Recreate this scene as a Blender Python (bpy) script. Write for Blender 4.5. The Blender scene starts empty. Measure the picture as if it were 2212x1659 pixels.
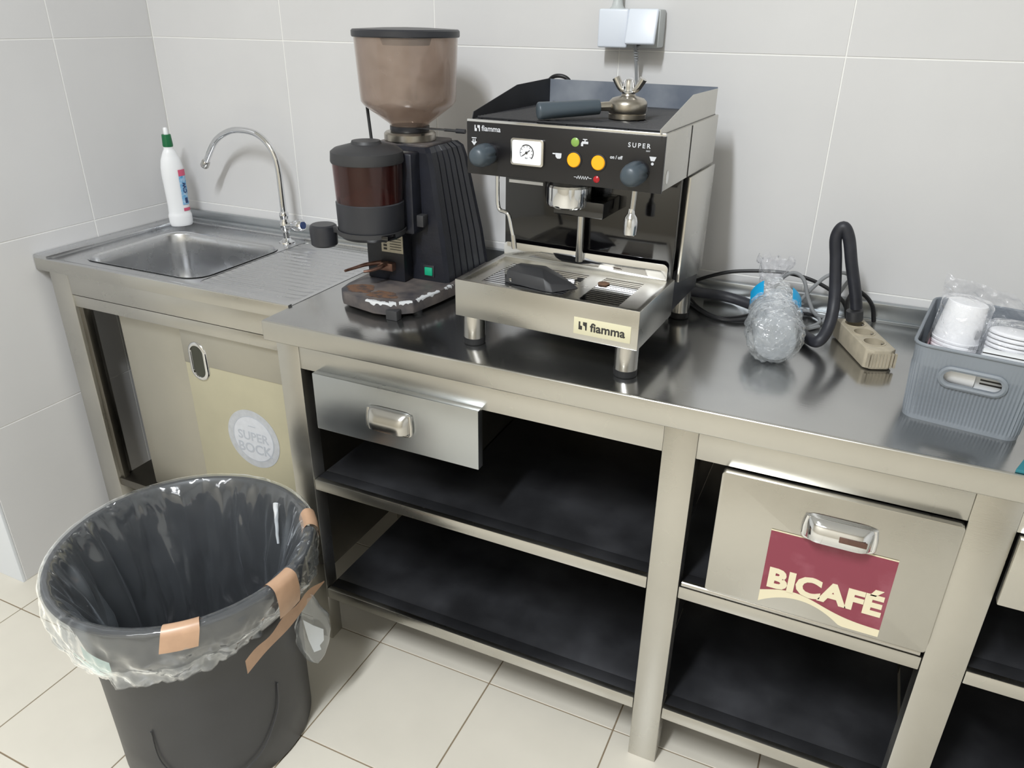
import bpy, bmesh, math, random
from mathutils import Vector, Matrix
random.seed(7)
SC = bpy.context.scene
COL = SC.collection
PI = math.pi

# ------------------------------------------------------------------ camera
cam_d = bpy.data.cameras.new('camera')
cam = bpy.data.objects.new('camera', cam_d)
COL.objects.link(cam)
_pitch, _yaw, _roll = 0.4495, -0.4267, 0.0131
f = Vector((math.sin(_yaw)*math.cos(_pitch), math.cos(_yaw)*math.cos(_pitch), -math.sin(_pitch)))
r = f.cross(Vector((0, 0, 1))).normalized()
u = r.cross(f)
c_, s_ = math.cos(_roll), math.sin(_roll)
r2 = c_*r + s_*u
u2 = -s_*r + c_*u
M = Matrix((r2, u2, -f)).transposed().to_4x4()
M.translation = Vector((1.9633, -1.765, 1.4681))
cam.matrix_world = M
cam_d.sensor_width = 36
cam_d.lens = 1641.58/2212*36
cam_d.clip_start = 0.02
SC.camera = cam

# ------------------------------------------------------------------ world, lights, exposure
SC.view_settings.view_transform = 'Standard'
SC.view_settings.look = 'None'
SC.view_settings.gamma = 1
SC.view_settings.use_curve_mapping = False
SC.view_settings.exposure = 0.42
w = bpy.data.worlds.new('world')
SC.world = w
w.use_nodes = True
w.node_tree.nodes['Background'].inputs[0].default_value = (0.75, 0.8, 0.9, 1)
w.node_tree.nodes['Background'].inputs[1].default_value = 0.35

def area(name, loc, sx, sy, power, colr, rot=(0, 0, 0)):
    l = bpy.data.lights.new(name, 'AREA')
    l.shape = 'RECTANGLE'
    l.size = sx; l.size_y = sy; l.energy = power; l.color = colr
    o = bpy.data.objects.new(name, l)
    o.location = loc; o.rotation_euler = rot
    COL.objects.link(o)
    return o
area('ceiling_tube_light', (1.4, -2.3, 2.93), 0.12, 0.9, 62, (0.92, 0.965, 1.0))
area('added_fill_light', (1.2, -3.3, 2.93), 1.6, 0.6, 16, (0.95, 0.97, 1.0))  # unseen lamp added further back as fill

# ------------------------------------------------------------------ materials
def lin(c):
    if isinstance(c, str):
        c = tuple(int(c[i:i+2], 16) for i in (0, 2, 4))
    return tuple(((x/255)/12.92 if x/255 <= 0.04045 else ((x/255+0.055)/1.055)**2.4) for x in c) + (1,)

def mat(name, col, rough=0.5, metal=0.0, var=0.0, vscale=4.0, bump=0.0, bscale=60.0, stretch=None,
        rvar=0.0, col2=None, spec=0.5, coat=0.0, alpha=1.0, emit=0.0, trans=0.0, m_lo=0.35, m_hi=0.65):
    m = bpy.data.materials.new(name)
    m.use_nodes = True
    nt = m.node_tree; N = nt.nodes; L = nt.links
    b = N['Principled BSDF']
    c1 = lin(col)
    b.inputs['Base Color'].default_value = c1
    b.inputs['Roughness'].default_value = rough
    b.inputs['Metallic'].default_value = metal
    b.inputs['Specular IOR Level'].default_value = spec
    b.inputs['Coat Weight'].default_value = coat
    b.inputs['Alpha'].default_value = alpha
    b.inputs['Transmission Weight'].default_value = trans
    if emit:
        b.inputs['Emission Color'].default_value = c1
        b.inputs['Emission Strength'].default_value = emit
    if var or bump or rvar or col2:
        tc = N.new('ShaderNodeTexCoord')
        mp = N.new('ShaderNodeMapping')
        L.new(tc.outputs['Object'], mp.inputs['Vector'])
        if stretch: mp.inputs['Scale'].default_value = stretch
        nz = N.new('ShaderNodeTexNoise')
        nz.inputs['Scale'].default_value = vscale
        nz.inputs['Detail'].default_value = 5
        L.new(tc.outputs['Object'], nz.inputs['Vector'])
        if var or col2:
            mr = N.new('ShaderNodeMapRange')
            mr.inputs['From Min'].default_value = m_lo; mr.inputs['From Max'].default_value = m_hi
            L.new(nz.outputs['Fac'], mr.inputs['Value'])
            mx = N.new('ShaderNodeMix'); mx.data_type = 'RGBA'
            L.new(mr.outputs['Result'], mx.inputs['Factor'])
            if col2:
                mx.inputs['A'].default_value = c1; mx.inputs['B'].default_value = lin(col2)
            else:
                mx.inputs['A'].default_value = tuple(x*(1-var) for x in c1[:3])+(1,)
                mx.inputs['B'].default_value = tuple(min(1, x*(1+var)) for x in c1[:3])+(1,)
            L.new(mx.outputs['Result'], b.inputs['Base Color'])
        if rvar:
            mr2 = N.new('ShaderNodeMapRange')
            mr2.inputs['From Min'].default_value = 0.3; mr2.inputs['From Max'].default_value = 0.7
            mr2.inputs['To Min'].default_value = max(0.02, rough-rvar); mr2.inputs['To Max'].default_value = rough+rvar
            L.new(nz.outputs['Fac'], mr2.inputs['Value'])
            L.new(mr2.outputs['Result'], b.inputs['Roughness'])
        if bump:
            n2 = N.new('ShaderNodeTexNoise'); n2.inputs['Scale'].default_value = bscale
            n2.inputs['Detail'].default_value = 3
            L.new(mp.outputs['Vector'], n2.inputs['Vector'])
            bp = N.new('ShaderNodeBump'); bp.inputs['Strength'].default_value = bump
            bp.inputs['Distance'].default_value = 0.002
            L.new(n2.outputs['Fac'], bp.inputs['Height'])
            L.new(bp.outputs['Normal'], b.inputs['Normal'])
    return m

def film(name, tint, tfac, dcol, rough=0.12, cloud=0.0, cscale=8, bump=0.0, bscale=25, gloss=1.0, crease=False):
    """clear plastic film: mostly transparent, some milky diffuse, fresnel gloss"""
    m = bpy.data.materials.new(name); m.use_nodes = True
    nt = m.node_tree; N = nt.nodes; L = nt.links
    N.remove(N['Principled BSDF'])
    out = N['Material Output']
    tr = N.new('ShaderNodeBsdfTransparent'); tr.inputs[0].default_value = lin(tint)
    df = N.new('ShaderNodeBsdfDiffuse'); df.inputs[0].default_value = lin(dcol)
    tl = N.new('ShaderNodeBsdfTranslucent'); tl.inputs[0].default_value = lin(dcol)
    d2 = N.new('ShaderNodeMixShader'); d2.inputs[0].default_value = 0.4
    L.new(df.outputs[0], d2.inputs[1]); L.new(tl.outputs[0], d2.inputs[2])
    m1 = N.new('ShaderNodeMixShader'); m1.inputs[0].default_value = 1-tfac
    L.new(tr.outputs[0], m1.inputs[1]); L.new(d2.outputs[0], m1.inputs[2])
    gl = N.new('ShaderNodeBsdfGlossy'); gl.inputs['Roughness'].default_value = rough
    gl.inputs['Color'].default_value = (gloss, gloss, gloss, 1)
    fr = N.new('ShaderNodeFresnel'); fr.inputs[0].default_value = 1.5
    geo = N.new('ShaderNodeNewGeometry')          # same reflectance from both sides of the sheet
    ior = N.new('ShaderNodeMapRange'); ior.inputs['To Min'].default_value = 1.5; ior.inputs['To Max'].default_value = 1/1.5
    L.new(geo.outputs['Backfacing'], ior.inputs['Value']); L.new(ior.outputs['Result'], fr.inputs[0])
    m2 = N.new('ShaderNodeMixShader')
    L.new(fr.outputs[0], m2.inputs[0]); L.new(m1.outputs[0], m2.inputs[1]); L.new(gl.outputs[0], m2.inputs[2])
    L.new(m2.outputs[0], out.inputs['Surface'])
    tc = N.new('ShaderNodeTexCoord')
    src = tc.outputs['Object']
    if crease:
        mpp = N.new('ShaderNodeMapping'); mpp.inputs['Scale'].default_value = (1, 1, 0.28)
        mpp.inputs['Rotation'].default_value = (0.25, 0.2, 0)
        L.new(src, mpp.inputs['Vector']); src = mpp.outputs['Vector']
    if cloud:
        nz = N.new('ShaderNodeTexNoise'); nz.inputs['Scale'].default_value = cscale; nz.inputs['Detail'].default_value = 4
        nz.inputs['Distortion'].default_value = 1.5
        L.new(src, nz.inputs['Vector'])
        if crease: nz.noise_type = 'RIDGED_MULTIFRACTAL'; nz.inputs['Distortion'].default_value = 0.5; nz.inputs['Detail'].default_value = 2
        mr = N.new('ShaderNodeMapRange'); mr.inputs['From Min'].default_value = 0.35; mr.inputs['From Max'].default_value = 0.95 if crease else 0.7
        mr.inputs['To Min'].default_value = max(0, 1-tfac-cloud); mr.inputs['To Max'].default_value = min(1, 1-tfac+cloud)
        L.new(nz.outputs['Fac'], mr.inputs['Value']); L.new(mr.outputs['Result'], m1.inputs[0])
    if bump:
        n2 = N.new('ShaderNodeTexNoise'); n2.inputs['Scale'].default_value = bscale; n2.inputs['Detail'].default_value = 3
        n2.inputs['Distortion'].default_value = 1.0
        if crease: n2.noise_type = 'RIDGED_MULTIFRACTAL'; n2.inputs['Detail'].default_value = 1.0
        L.new(src, n2.inputs['Vector'])
        bp = N.new('ShaderNodeBump'); bp.inputs['Strength'].default_value = bump; bp.inputs['Distance'].default_value = 0.01
        L.new(n2.outputs['Fac'], bp.inputs['Height'])
        for x in (gl, fr): L.new(bp.outputs['Normal'], x.inputs['Normal'])
    return m

m_walltile = mat('glazed_wall_tile', (214, 213, 213), 0.42, var=0.03, vscale=2.2, spec=0.35)
m_grout = mat('white_grout', (240, 239, 236), 0.8)
m_floortile = mat('cream_floor_tile', (222, 216, 203), 0.3, var=0.05, vscale=3.0, spec=0.45)
m_fgrout = mat('brown_floor_grout', (140, 124, 102), 0.9)
m_plaster = mat('white_plaster', (226, 226, 224), 0.85)
m_steel = mat('brushed_stainless_steel', (200, 198, 192), 0.30, 1.0, var=0.05, vscale=5, bump=0.05, bscale=120, stretch=(0.6, 8, 8), rvar=0.07)
m_coolsteel = mat('cool_brushed_steel', (186, 190, 193), 0.32, 1.0, var=0.04, vscale=6, rvar=0.06)
m_top = mat('worn_worktop_steel', (188, 188, 187), 0.18, 0.975, var=0.08, vscale=4, bump=0.05, bscale=60, stretch=(0.5, 5, 5), rvar=0.06)
m_shelf = mat('shade_darkened_worn_shelf_steel', (104, 105, 110), 0.38, 0.88, var=0.22, vscale=6, rvar=0.1, bump=0.05, bscale=90)  # worn steel, base darkened for the dark table underside mirrored in the shelves
m_basin = mat('satin_basin_steel', (205, 206, 208), 0.27, 1.0, rvar=0.05, vscale=12)
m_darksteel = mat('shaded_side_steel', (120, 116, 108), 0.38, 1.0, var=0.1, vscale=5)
m_chrome = mat('polished_chrome', (225, 226, 228), 0.07, 1.0)
m_satin = mat('satin_chrome', (200, 198, 194), 0.22, 1.0)
m_nickel = mat('dull_nickel', (176, 170, 160), 0.3, 1.0, var=0.12, vscale=30)
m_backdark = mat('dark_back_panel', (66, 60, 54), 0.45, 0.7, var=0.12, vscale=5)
m_doorveneer = mat('faded_film_on_steel_door', (196, 190, 164), 0.36, 0.35, var=0.05, vscale=7)
m_doorgrey = mat('dull_steel_door', (186, 182, 170), 0.38, 0.7, var=0.04, vscale=4)
m_black = mat('black_enamel', (20, 20, 23), 0.28, spec=0.5)
m_panelblack = mat('black_control_panel', (24, 23, 25), 0.33)
m_glossblack = mat('mirror_black_panel', (10, 9, 12), 0.08, spec=0.8)
m_grinder = mat('dark_cast_grinder_body', (25, 27, 36), 0.42, var=0.2, vscale=30, bump=0.15, bscale=200)
m_grinderbase = mat('worn_grinder_base', (52, 52, 58), 0.5, col2=(104, 96, 92), vscale=18)
m_chip = mat('chipped_bare_edge', (205, 206, 208), 0.6)
m_grounds = mat('brown_coffee_grounds', (112, 82, 62), 0.95, col2=(78, 66, 62), m_lo=0.45, m_hi=0.6, vscale=60, bump=0.8, bscale=300)
m_dkplastic = mat('charcoal_plastic', (44, 45, 50), 0.38)
m_dkplastic2 = mat('matt_charcoal_plastic', (52, 52, 54), 0.5)
m_knob = mat('slate_grey_knob_plastic', (66, 76, 84), 0.4)
m_rubber = mat('black_rubber', (24, 24, 26), 0.6)
m_white = mat('white_plastic', (240, 241, 243), 0.35)
m_whiteT = mat('white_cup_plastic', (246, 246, 246), 0.4)
m_socket = mat('socket_white_plastic', (222, 228, 238), 0.35)
m_socketside = mat('socket_grey_plastic', (190, 194, 194), 0.45)
m_green = mat('green_cap_plastic', (18, 104, 62), 0.4)
m_pink = mat('pink_print', (214, 92, 122), 0.4)
m_blue = mat('blue_print', (70, 160, 214), 0.4, col2=(190, 216, 236), vscale=90)
m_navy = mat('navy_print', (38, 60, 110), 0.4)
m_orange = mat('orange_button_plastic', (244, 168, 30), 0.35, emit=0.12)
m_greenlamp = mat('green_pilot_lamp', (130, 165, 80), 0.3)
m_red = mat('red_pilot_lamp', (165, 20, 30), 0.3)
m_switch = mat('green_rocker_switch', (20, 160, 120), 0.4, emit=0.05)
m_print = mat('light_grey_print', (205, 207, 212), 0.5)
m_ink = mat('dark_ink', (50, 48, 46), 0.6)
m_cream = mat('cream_sticker', (214, 208, 178), 0.5)
m_greysticker = mat('pale_grey_sticker', (214, 216, 222), 0.45, var=0.03, vscale=60)
m_stickerring = mat('silver_grey_sticker_ring', (192, 194, 198), 0.45, var=0.06, vscale=70)
m_faint = mat('faded_grey_print', (188, 192, 200), 0.5)
m_maroon = mat('faded_maroon_sticker', (138, 60, 76), 0.5, col2=(160, 92, 106), vscale=16, m_lo=0.5, m_hi=0.75)
m_signcream = mat('cream_sign_print', (232, 222, 192), 0.55)
m_brownwear = mat('brown_worn_plating', (104, 76, 66), 0.5, 0.3, var=0.15, vscale=80)
m_plate = mat('aluminium_name_plate', (178, 172, 156), 0.45, 0.5, var=0.1, vscale=60)
m_glassface = mat('white_dial_face', (236, 238, 244), 0.3)
m_hopper = film('smoky_taupe_hopper_plastic', (234, 226, 220), 0.70, (200, 184, 174), rough=0.14, cloud=0.08, cscale=14)
m_window = film('red_brown_dispenser_window', (196, 150, 144), 0.82, (110, 66, 62), rough=0.1)
m_liner = film('clear_bin_liner_film', (244, 246, 248), 0.71, (206, 214, 222), rough=0.1, cloud=0.22, cscale=12, bump=0.9, bscale=18, gloss=1.9, crease=True)
m_hem = film('doubled_liner_hem_film', (246, 248, 250), 0.72, (214, 220, 225), rough=0.1, cloud=0.2, cscale=14, bump=0.9, bscale=22, gloss=1.8, crease=True)
m_bag = film('crinkled_clear_bag_film', (250, 251, 252), 0.74, (222, 226, 228), rough=0.09, cloud=0.14, cscale=34, bump=1.0, bscale=60, gloss=1.8)
m_bagthin = film('thin_clear_bag_film', (250, 250, 252), 0.90, (222, 225, 228), rough=0.08, cloud=0.06, cscale=30, bump=1.0, bscale=45, gloss=1.6)
m_clearcup = film('clear_cup_plastic', (248, 249, 250), 0.62, (228, 231, 235), rough=0.12)
m_bin = mat('black_bin_plastic', (56, 56, 58), 0.42, var=0.12, vscale=5, bump=0.05)
m_tape = mat('brown_packing_tape', (190, 154, 126), 0.35, var=0.06, vscale=30)
m_paper = mat('white_paper', (228, 230, 232), 0.8)
m_palegreen = mat('pale_green_paper', (196, 216, 206), 0.8)
m_crate = mat('blue_grey_basket_plastic', (126, 132, 139), 0.5, var=0.04, vscale=14)
m_strip = mat('aged_beige_plastic', (178, 168, 148), 0.5, var=0.1, vscale=40)
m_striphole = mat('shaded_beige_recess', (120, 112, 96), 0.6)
m_cordgrey = mat('grey_cable_sheath', (142, 144, 146), 0.5)
m_cordblack = mat('black_cable_sheath', (22, 22, 25), 0.42)
m_hose = mat('black_ribbed_hose', (40, 41, 48), 0.5, var=0.2, vscale=50)
m_teal = mat('teal_plastic', (40, 116, 128), 0.5)
m_redpack = mat('dark_red_packet_print', (140, 16, 40), 0.5, var=0.2, vscale=60)
m_packblack = mat('black_packet_print', (22, 16, 22), 0.5)
m_packgreen = mat('pale_yellow_green_print', (190, 200, 150), 0.6)
m_guardblack = mat('dark_reflection_guard_steel', (52, 52, 55), 0.5, 0.6, var=0.12, vscale=12)  # left guard steel, its dark reflection put into the base colour
m_guard = mat('cloudy_steel_guard', (158, 164, 174), 0.4, 0.35, col2=(116, 124, 138), vscale=9)
m_brownbit = mat('brown_crumb', (110, 84, 66), 0.9, var=0.2, vscale=200)

# ------------------------------------------------------------------ mesh builder
class MB:
    def __init__(s):
        s.bm = bmesh.new(); s.mi = 0
    def _merge(s, b2, M=None, smooth=True):
        if M is not None: bmesh.ops.transform(b2, matrix=M, verts=b2.verts)
        mp = {}
        for v in b2.verts: mp[v] = s.bm.verts.new(v.co)
        for fc in b2.faces:
            try:
                nf = s.bm.faces.new([mp[v] for v in fc.verts]); nf.material_index = s.mi; nf.smooth = smooth
            except ValueError: pass
        b2.free(); return s
    def box(s, x0, x1, y0, y1, z0, z1, bev=0.0, seg=2, M=None):
        b = bmesh.new()
        bmesh.ops.create_cube(b, size=1)
        for v in b.verts:
            v.co = Vector((x0+(x1-x0)*(v.co.x+.5), y0+(y1-y0)*(v.co.y+.5), z0+(z1-z0)*(v.co.z+.5)))
        if bev: bmesh.ops.bevel(b, geom=b.edges[:], offset=bev, segments=seg, profile=0.5, affect='EDGES')
        return s._merge(b, M)
    def prism(s, pts, z0, z1, bev=0.0, M=None, top=None):
        """pts polygon in xy extruded z0..z1 (top = other polygon for the upper end)"""
        b = bmesh.new(); n = len(pts); top = top or pts
        lo = [b.verts.new((p[0], p[1], z0)) for p in pts]; hi = [b.verts.new((p[0], p[1], z1)) for p in top]
        b.faces.new(lo[::-1]); b.faces.new(hi)
        for i in range(n): b.faces.new((lo[i], lo[(i+1) % n], hi[(i+1) % n], hi[i]))
        bmesh.ops.recalc_face_normals(b, faces=b.faces)
        if bev:
            bmesh.ops.bevel(b, geom=[e for e in b.edges], offset=bev, segments=2, profile=0.5, affect='EDGES')
        return s._merge(b, M)
    def lathe(s, prof, cx=0, cy=0, n=48, M=None, closed=False, flute=None):
        b = bmesh.new(); rings = []
        for (rr, z) in prof:
            if rr < 1e-6: rings.append([b.verts.new((cx, cy, z))]); continue
            ring = []
            for i in range(n):
                k = rr*(1+(flute(i, n, z) if flute else 0))
                ring.append(b.verts.new((cx+k*math.cos(2*PI*i/n), cy+k*math.sin(2*PI*i/n), z)))
            rings.append(ring)
        seq = list(zip(rings, rings[1:]))
        if closed: seq.append((rings[-1], rings[0]))
        for a, c in seq:
            if len(a) == 1 and len(c) == 1: continue
            for i in range(n):
                j = (i+1) % n
                if len(a) == 1: b.faces.new((a[0], c[j], c[i]))
                elif len(c) == 1: b.faces.new((a[i], a[j], c[0]))
                else: b.faces.new((a[i], a[j], c[j], c[i]))
        bmesh.ops.recalc_face_normals(b, faces=b.faces)
        return s._merge(b, M)
    def tube(s, pts, rad, n=12, smooth=8, cap=True, M=None, closed=False):
        P = [Vector(p) for p in pts]
        if smooth > 1 and len(P) > 2:
            Q = []
            m = len(P)
            for i in range(m-1):
                p0 = P[max(0, i-1)]; p1 = P[i]; p2 = P[i+1]; p3 = P[min(m-1, i+2)]
                for k in range(smooth):
                    t = k/smooth
                    Q.append(0.5*((2*p1)+(-p0+p2)*t+(2*p0-5*p1+4*p2-p3)*t*t+(-p0+3*p1-3*p2+p3)*t**3))
            Q.append(P[-1]); P = Q
        b = bmesh.new(); m = len(P)
        tan = [(P[min(i+1, m-1)]-P[max(i-1, 0)]).normalized() for i in range(m)]
        nrm = tan[0].orthogonal().normalized(); rings = []
        for i in range(m):
            nrm = (nrm-tan[i]*nrm.dot(tan[i])).normalized(); bi = tan[i].cross(nrm)
            rr = rad(i/(m-1)) if callable(rad) else rad
            rings.append([b.verts.new(P[i]+rr*(math.cos(2*PI*k/n)*nrm+math.sin(2*PI*k/n)*bi)) for k in range(n)])
        for a, c in zip(rings, rings[1:]):
            for k in range(n): b.faces.new((a[k], a[(k+1) % n], c[(k+1) % n], c[k]))
        if cap: b.faces.new(rings[0][::-1]); b.faces.new(rings[-1])
        bmesh.ops.recalc_face_normals(b, faces=b.faces)
        return s._merge(b, M)
    def grid(s, fn, nu, nv, closed_u=False, M=None):
        b = bmesh.new()
        V = [[b.verts.new(fn(i/(nu if closed_u else nu-1), j/(nv-1))) for i in range(nu)] for j in range(nv)]
        for j in range(nv-1):
            for i in range(nu if closed_u else nu-1):
                k = (i+1) % nu
                b.faces.new((V[j][i], V[j][k], V[j+1][k], V[j+1][i]))
        return s._merge(b, M)
    def text(s, body, size, M, ext=0.0004, bold=0.0, align='CENTER', shear=0.0, space=1.0, xs=1.0):
        cu = bpy.data.curves.new('lettering', 'FONT')
        cu.body = body; cu.size = size; cu.extrude = ext; cu.offset = bold; cu.align_x = align; cu.align_y = 'CENTER'
        cu.shear = shear; cu.space_character = space; cu.resolution_u = 3
        o = bpy.data.objects.new('lettering', cu); COL.objects.link(o)
        bpy.context.view_layer.update()
        me = bpy.data.meshes.new_from_object(o.evaluated_get(bpy.context.evaluated_depsgraph_get()))
        b = bmesh.new(); b.from_mesh(me)
        if xs != 1.0:
            for v in b.verts: v.co.x *= xs
        bpy.data.objects.remove(o); bpy.data.curves.remove(cu); bpy.data.meshes.remove(me)
        return s._merge(b, M, smooth=False)
    def mesh(s, name, mats, angle=35):
        me = bpy.data.meshes.new(name)
        s.bm.to_mesh(me); s.bm.free()
        for m in (mats if isinstance(mats, (list, tuple)) else [mats]): me.materials.append(m)
        me.set_sharp_from_angle(angle=math.radians(angle))
        return me
    def build(s, name, mats, parent=None, world=False, angle=35, label=None):
        """world=True: vertices are in world space and get moved into the parent's frame"""
        if world and parent is not None:
            inv = wmat(parent).inverted()
            bmesh.ops.transform(s.bm, matrix=inv, verts=s.bm.verts)
        o = bpy.data.objects.new(name, s.mesh(name, mats, angle)); COL.objects.link(o)
        if parent is not None: o.parent = parent
        if label: o['label'] = label
        return o

def wmat(o):
    m = o.matrix_basis.copy()
    while o.parent: o = o.parent; m = o.matrix_basis @ m
    return m
def thing(name, label, cat, loc=(0, 0, 0), rz=0, group=None):
    o = bpy.data.objects.new(name, None); COL.objects.link(o)
    o.location = loc; o.rotation_euler = (0, 0, rz); o.empty_display_size = 0.05
    o['label'] = label; o['category'] = cat
    if group: o['group'] = group
    return o
def tag(o, label, cat, group=None, kind=None):
    o['label'] = label; o['category'] = cat
    if group: o['group'] = group
    if kind: o['kind'] = kind
    return o
def T(x=0, y=0, z=0): return Matrix.Translation((x, y, z))
def R(a, ax): return Matrix.Rotation(a, 4, ax)
def front(x, y, z, rot=0.0):
    """local XY plane -> wall plane facing -Y"""
    return T(x, y, z) @ R(PI/2, 'X') @ R(rot, 'Z')
def recenter(o, p):
    """single-mesh thing built at world coordinates: origin moved to p"""
    o.data.transform(T(-p[0], -p[1], -p[2])); o.location = p; return o
def cut(o, cutters, angle=35):
    tmp = []
    for cm in cutters:
        me = bpy.data.meshes.new('cutter'); cm.bm.normal_update(); cm.bm.to_mesh(me); cm.bm.free()
        co = bpy.data.objects.new('cutter', me); COL.objects.link(co)
        co.matrix_basis = wmat(o)
        md = o.modifiers.new('cut', 'BOOLEAN'); md.operation = 'DIFFERENCE'; md.object = co; md.solver = 'EXACT'
        tmp.append(co)
    bpy.context.view_layer.update()
    me = bpy.data.meshes.new_from_object(o.evaluated_get(bpy.context.evaluated_depsgraph_get()))
    o.modifiers.clear(); old = o.data; nm = old.name; o.data = me; bpy.data.meshes.remove(old); me.name = nm
    me.set_sharp_from_angle(angle=math.radians(angle))
    for co in tmp:
        m_ = co.data; bpy.data.objects.remove(co); bpy.data.meshes.remove(m_)
def rrect(x0, x1, y0, y1, rad, n=6):
    P = []
    for cx, cy, a0 in ((x1-rad, y1-rad, 0), (x0+rad, y1-rad, PI/2), (x0+rad, y0+rad, PI), (x1-rad, y0+rad, 1.5*PI)):
        for k in range(n+1):
            a = a0+PI/2*k/n; P.append((cx+rad*math.cos(a), cy+rad*math.sin(a)))
    return P
def nz(*a):
    from mathutils import noise
    return noise.noise(Vector(a))

# ------------------------------------------------------------------ the room
RX0, RX1, RY0, RZ = -1.5, 3.9, -4.0, 2.95
def struct(name, mb, m, **k):
    o = mb.build(name, m, **k); o['kind'] = 'structure'; return o
floor = struct('floor', MB().box(RX0, RX1, RY0, 0.1, -0.1, -0.0022), m_fgrout)
wall_back = struct('wall_back', MB().box(RX0, RX1, 0.0012, 0.12, 0, RZ), m_grout)
# the left wall is a stub that ends in a white return beside the sink unit
wall_left = struct('wall_left', MB().box(RX0, -0.0012, -0.7835, 0.0, 0, RZ), m_grout)
struct('trim_1', MB().box(RX0, 0.0, -0.793, -0.784, 0, RZ, 0.001), mat('white_jamb_paint', (236, 240, 246), 0.5))
struct('wall_right', MB().box(RX1, RX1+0.1, RY0, 0.12, 0, RZ), m_plaster)
struct('wall_front', MB().box(RX0, RX1, RY0-0.1, RY0, 0, RZ), mat('cream_plaster', (214, 206, 190), 0.85))
struct('wall_far_left', MB().box(RX0-0.1, RX0, RY0, -0.78, 0, RZ), m_plaster)
struct('ceiling', MB().box(RX0, RX1, RY0, 0.12, RZ, RZ+0.1), m_plaster)

# floor tiles
S, G = 0.3166, 0.0032
fx0, fy0 = 1.043, -0.549
tm = MB().box(G/2, S-G/2, G/2, S-G/2, -0.006, 0, 0.0008, 1).mesh('tile', m_floortile)
edge_cache = {}
def tile_mesh(key, w_, h_, make, m):
    k = (key, round(w_, 4), round(h_, 4))
    if k not in edge_cache: edge_cache[k] = make(w_, h_).mesh('tile', m)
    return edge_cache[k]
for i in range(-9, 10):
    for j in range(-11, 2):
        x0 = max(fx0+i*S, RX0); x1 = min(fx0+(i+1)*S, RX1)
        y0 = max(fy0+j*S, RY0); y1 = min(fy0+(j+1)*S, 0)
        if x1-x0 < 0.01 or y1-y0 < 0.01: continue
        if x1 <= 0.001 and y0 > -0.79: continue
        me = tile_mesh('f', x1-x0, y1-y0, lambda a, b: MB().box(G/2, a-G/2, G/2, b-G/2, -0.006, 0, 0.0008, 1), m_floortile)
        o = bpy.data.objects.new('tile', me); COL.objects.link(o); o.parent = floor
        o.location = (x0, y0, random.uniform(-0.0002, 0.0002))
# wall tiles
WT, WG = 0.468, 0.0028
zs = [0]+[1.405-2*WT+k*WT for k in range(0, 6)]
zs = [z for z in zs if z < RZ-0.02]+[RZ]
for i in range(0, 9):
    x0 = 0.0065+i*WT if i else 0.001; x1 = min(0.0065+(i+1)*WT, RX1)
    if x1-x0 < 0.01: continue
    for z0, z1 in zip(zs, zs[1:]):
        me = tile_mesh('b', x1-x0, z1-z0, lambda a, b: MB().box(WG/2, a-WG/2, 0, 0.006, WG/2, b-WG/2, 0.0006, 1), m_walltile)
        o = bpy.data.objects.new('tile', me); COL.objects.link(o); o.parent = wall_back
        o.location = (x0, random.uniform(-0.0002, 0.0002), z0)
for y0, y1 in ((-0.7835, -0.316), (-0.316, -0.001)):
    for z0, z1 in zip(zs, zs[1:]):
        me = tile_mesh('l', y1-y0, z1-z0, lambda a, b: MB().box(-0.006, 0, WG/2, a-WG/2, WG/2, b-WG/2, 0.0006, 1), m_walltile)
        o = bpy.data.objects.new('tile', me); COL.objects.link(o); o.parent = wall_left
        o.location = (0, y0, z0)

# ------------------------------------------------------------------ sink cabinet
H = 0.88
sink = thing('sink_cabinet', 'stainless steel sink cabinet with sliding doors in the corner left of the long work table', 'sink', (0.42, -0.26, 0))
SX0, SX1, SF = 0.002, 0.846, -0.5185
top = MB().box(SX0, SX1, SF+0.003, -0.004, H-0.03, H+0.001, 0.003).build('worktop', m_basin, sink, world=True)
bx = rrect(0.118, 0.522, -0.468, -0.145, 0.055)
cm = MB().prism([(a-0.42, b+0.26) for a, b in bx], H-0.06, H+0.02)
# recessed drainboard field
cm2 = MB().prism([(a-0.42, b+0.26) for a, b in rrect(0.535, 0.835, -0.478, -0.07, 0.02)], H-0.0025, H+0.02)
cut(top, [cm, cm2])
# raised rim along the front and left edge
mb = MB()
mb.box(SX0, SX1, SF, SF+0.014, H, H+0.0045, 0.002)
mb.box(SX0, SX0+0.05, SF, -0.02, H, H+0.011, 0.003)
mb.box(0.05, SX1, -0.052, -0.03, H, H+0.006, 0.0025)
mb.build('rim', m_basin, sink, world=True)
MB().box(SX0, SX1, SF, SF+0.004, H-0.031, H+0.003, 0.0018).build('front_edge', m_steel, sink, world=True)
def basin_fn(t, v):
    # v 0 at rim .. 1 at centre of bottom
    n = len(bx); i = t*n; k = int(i) % n; fr = i-int(i)
    px = bx[k][0]*(1-fr)+bx[(k+1) % n][0]*fr; py = bx[k][1]*(1-fr)+bx[(k+1) % n][1]*fr
    cx, cy = 0.32, -0.306
    prof = [(1.03, 0.0015), (1.0, 0.0), (0.985, -0.006), (0.97, -0.03), (0.94, -0.10), (0.915, -0.135), (0.86, -0.155), (0.7, -0.163), (0.3, -0.168), (0.07, -0.170)]
    q = v*(len(prof)-1); a = min(int(q), len(prof)-2); g = q-a
    s = prof[a][0]*(1-g)+prof[a+1][0]*g; z = prof[a][1]*(1-g)+prof[a+1][1]*g
    return Vector((cx+(px-cx)*s, cy+(py-cy)*s, H+0.0015+z))
MB().grid(basin_fn, len(bx), 10, closed_u=True).build('basin', m_basin, sink, world=True, angle=60)
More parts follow.
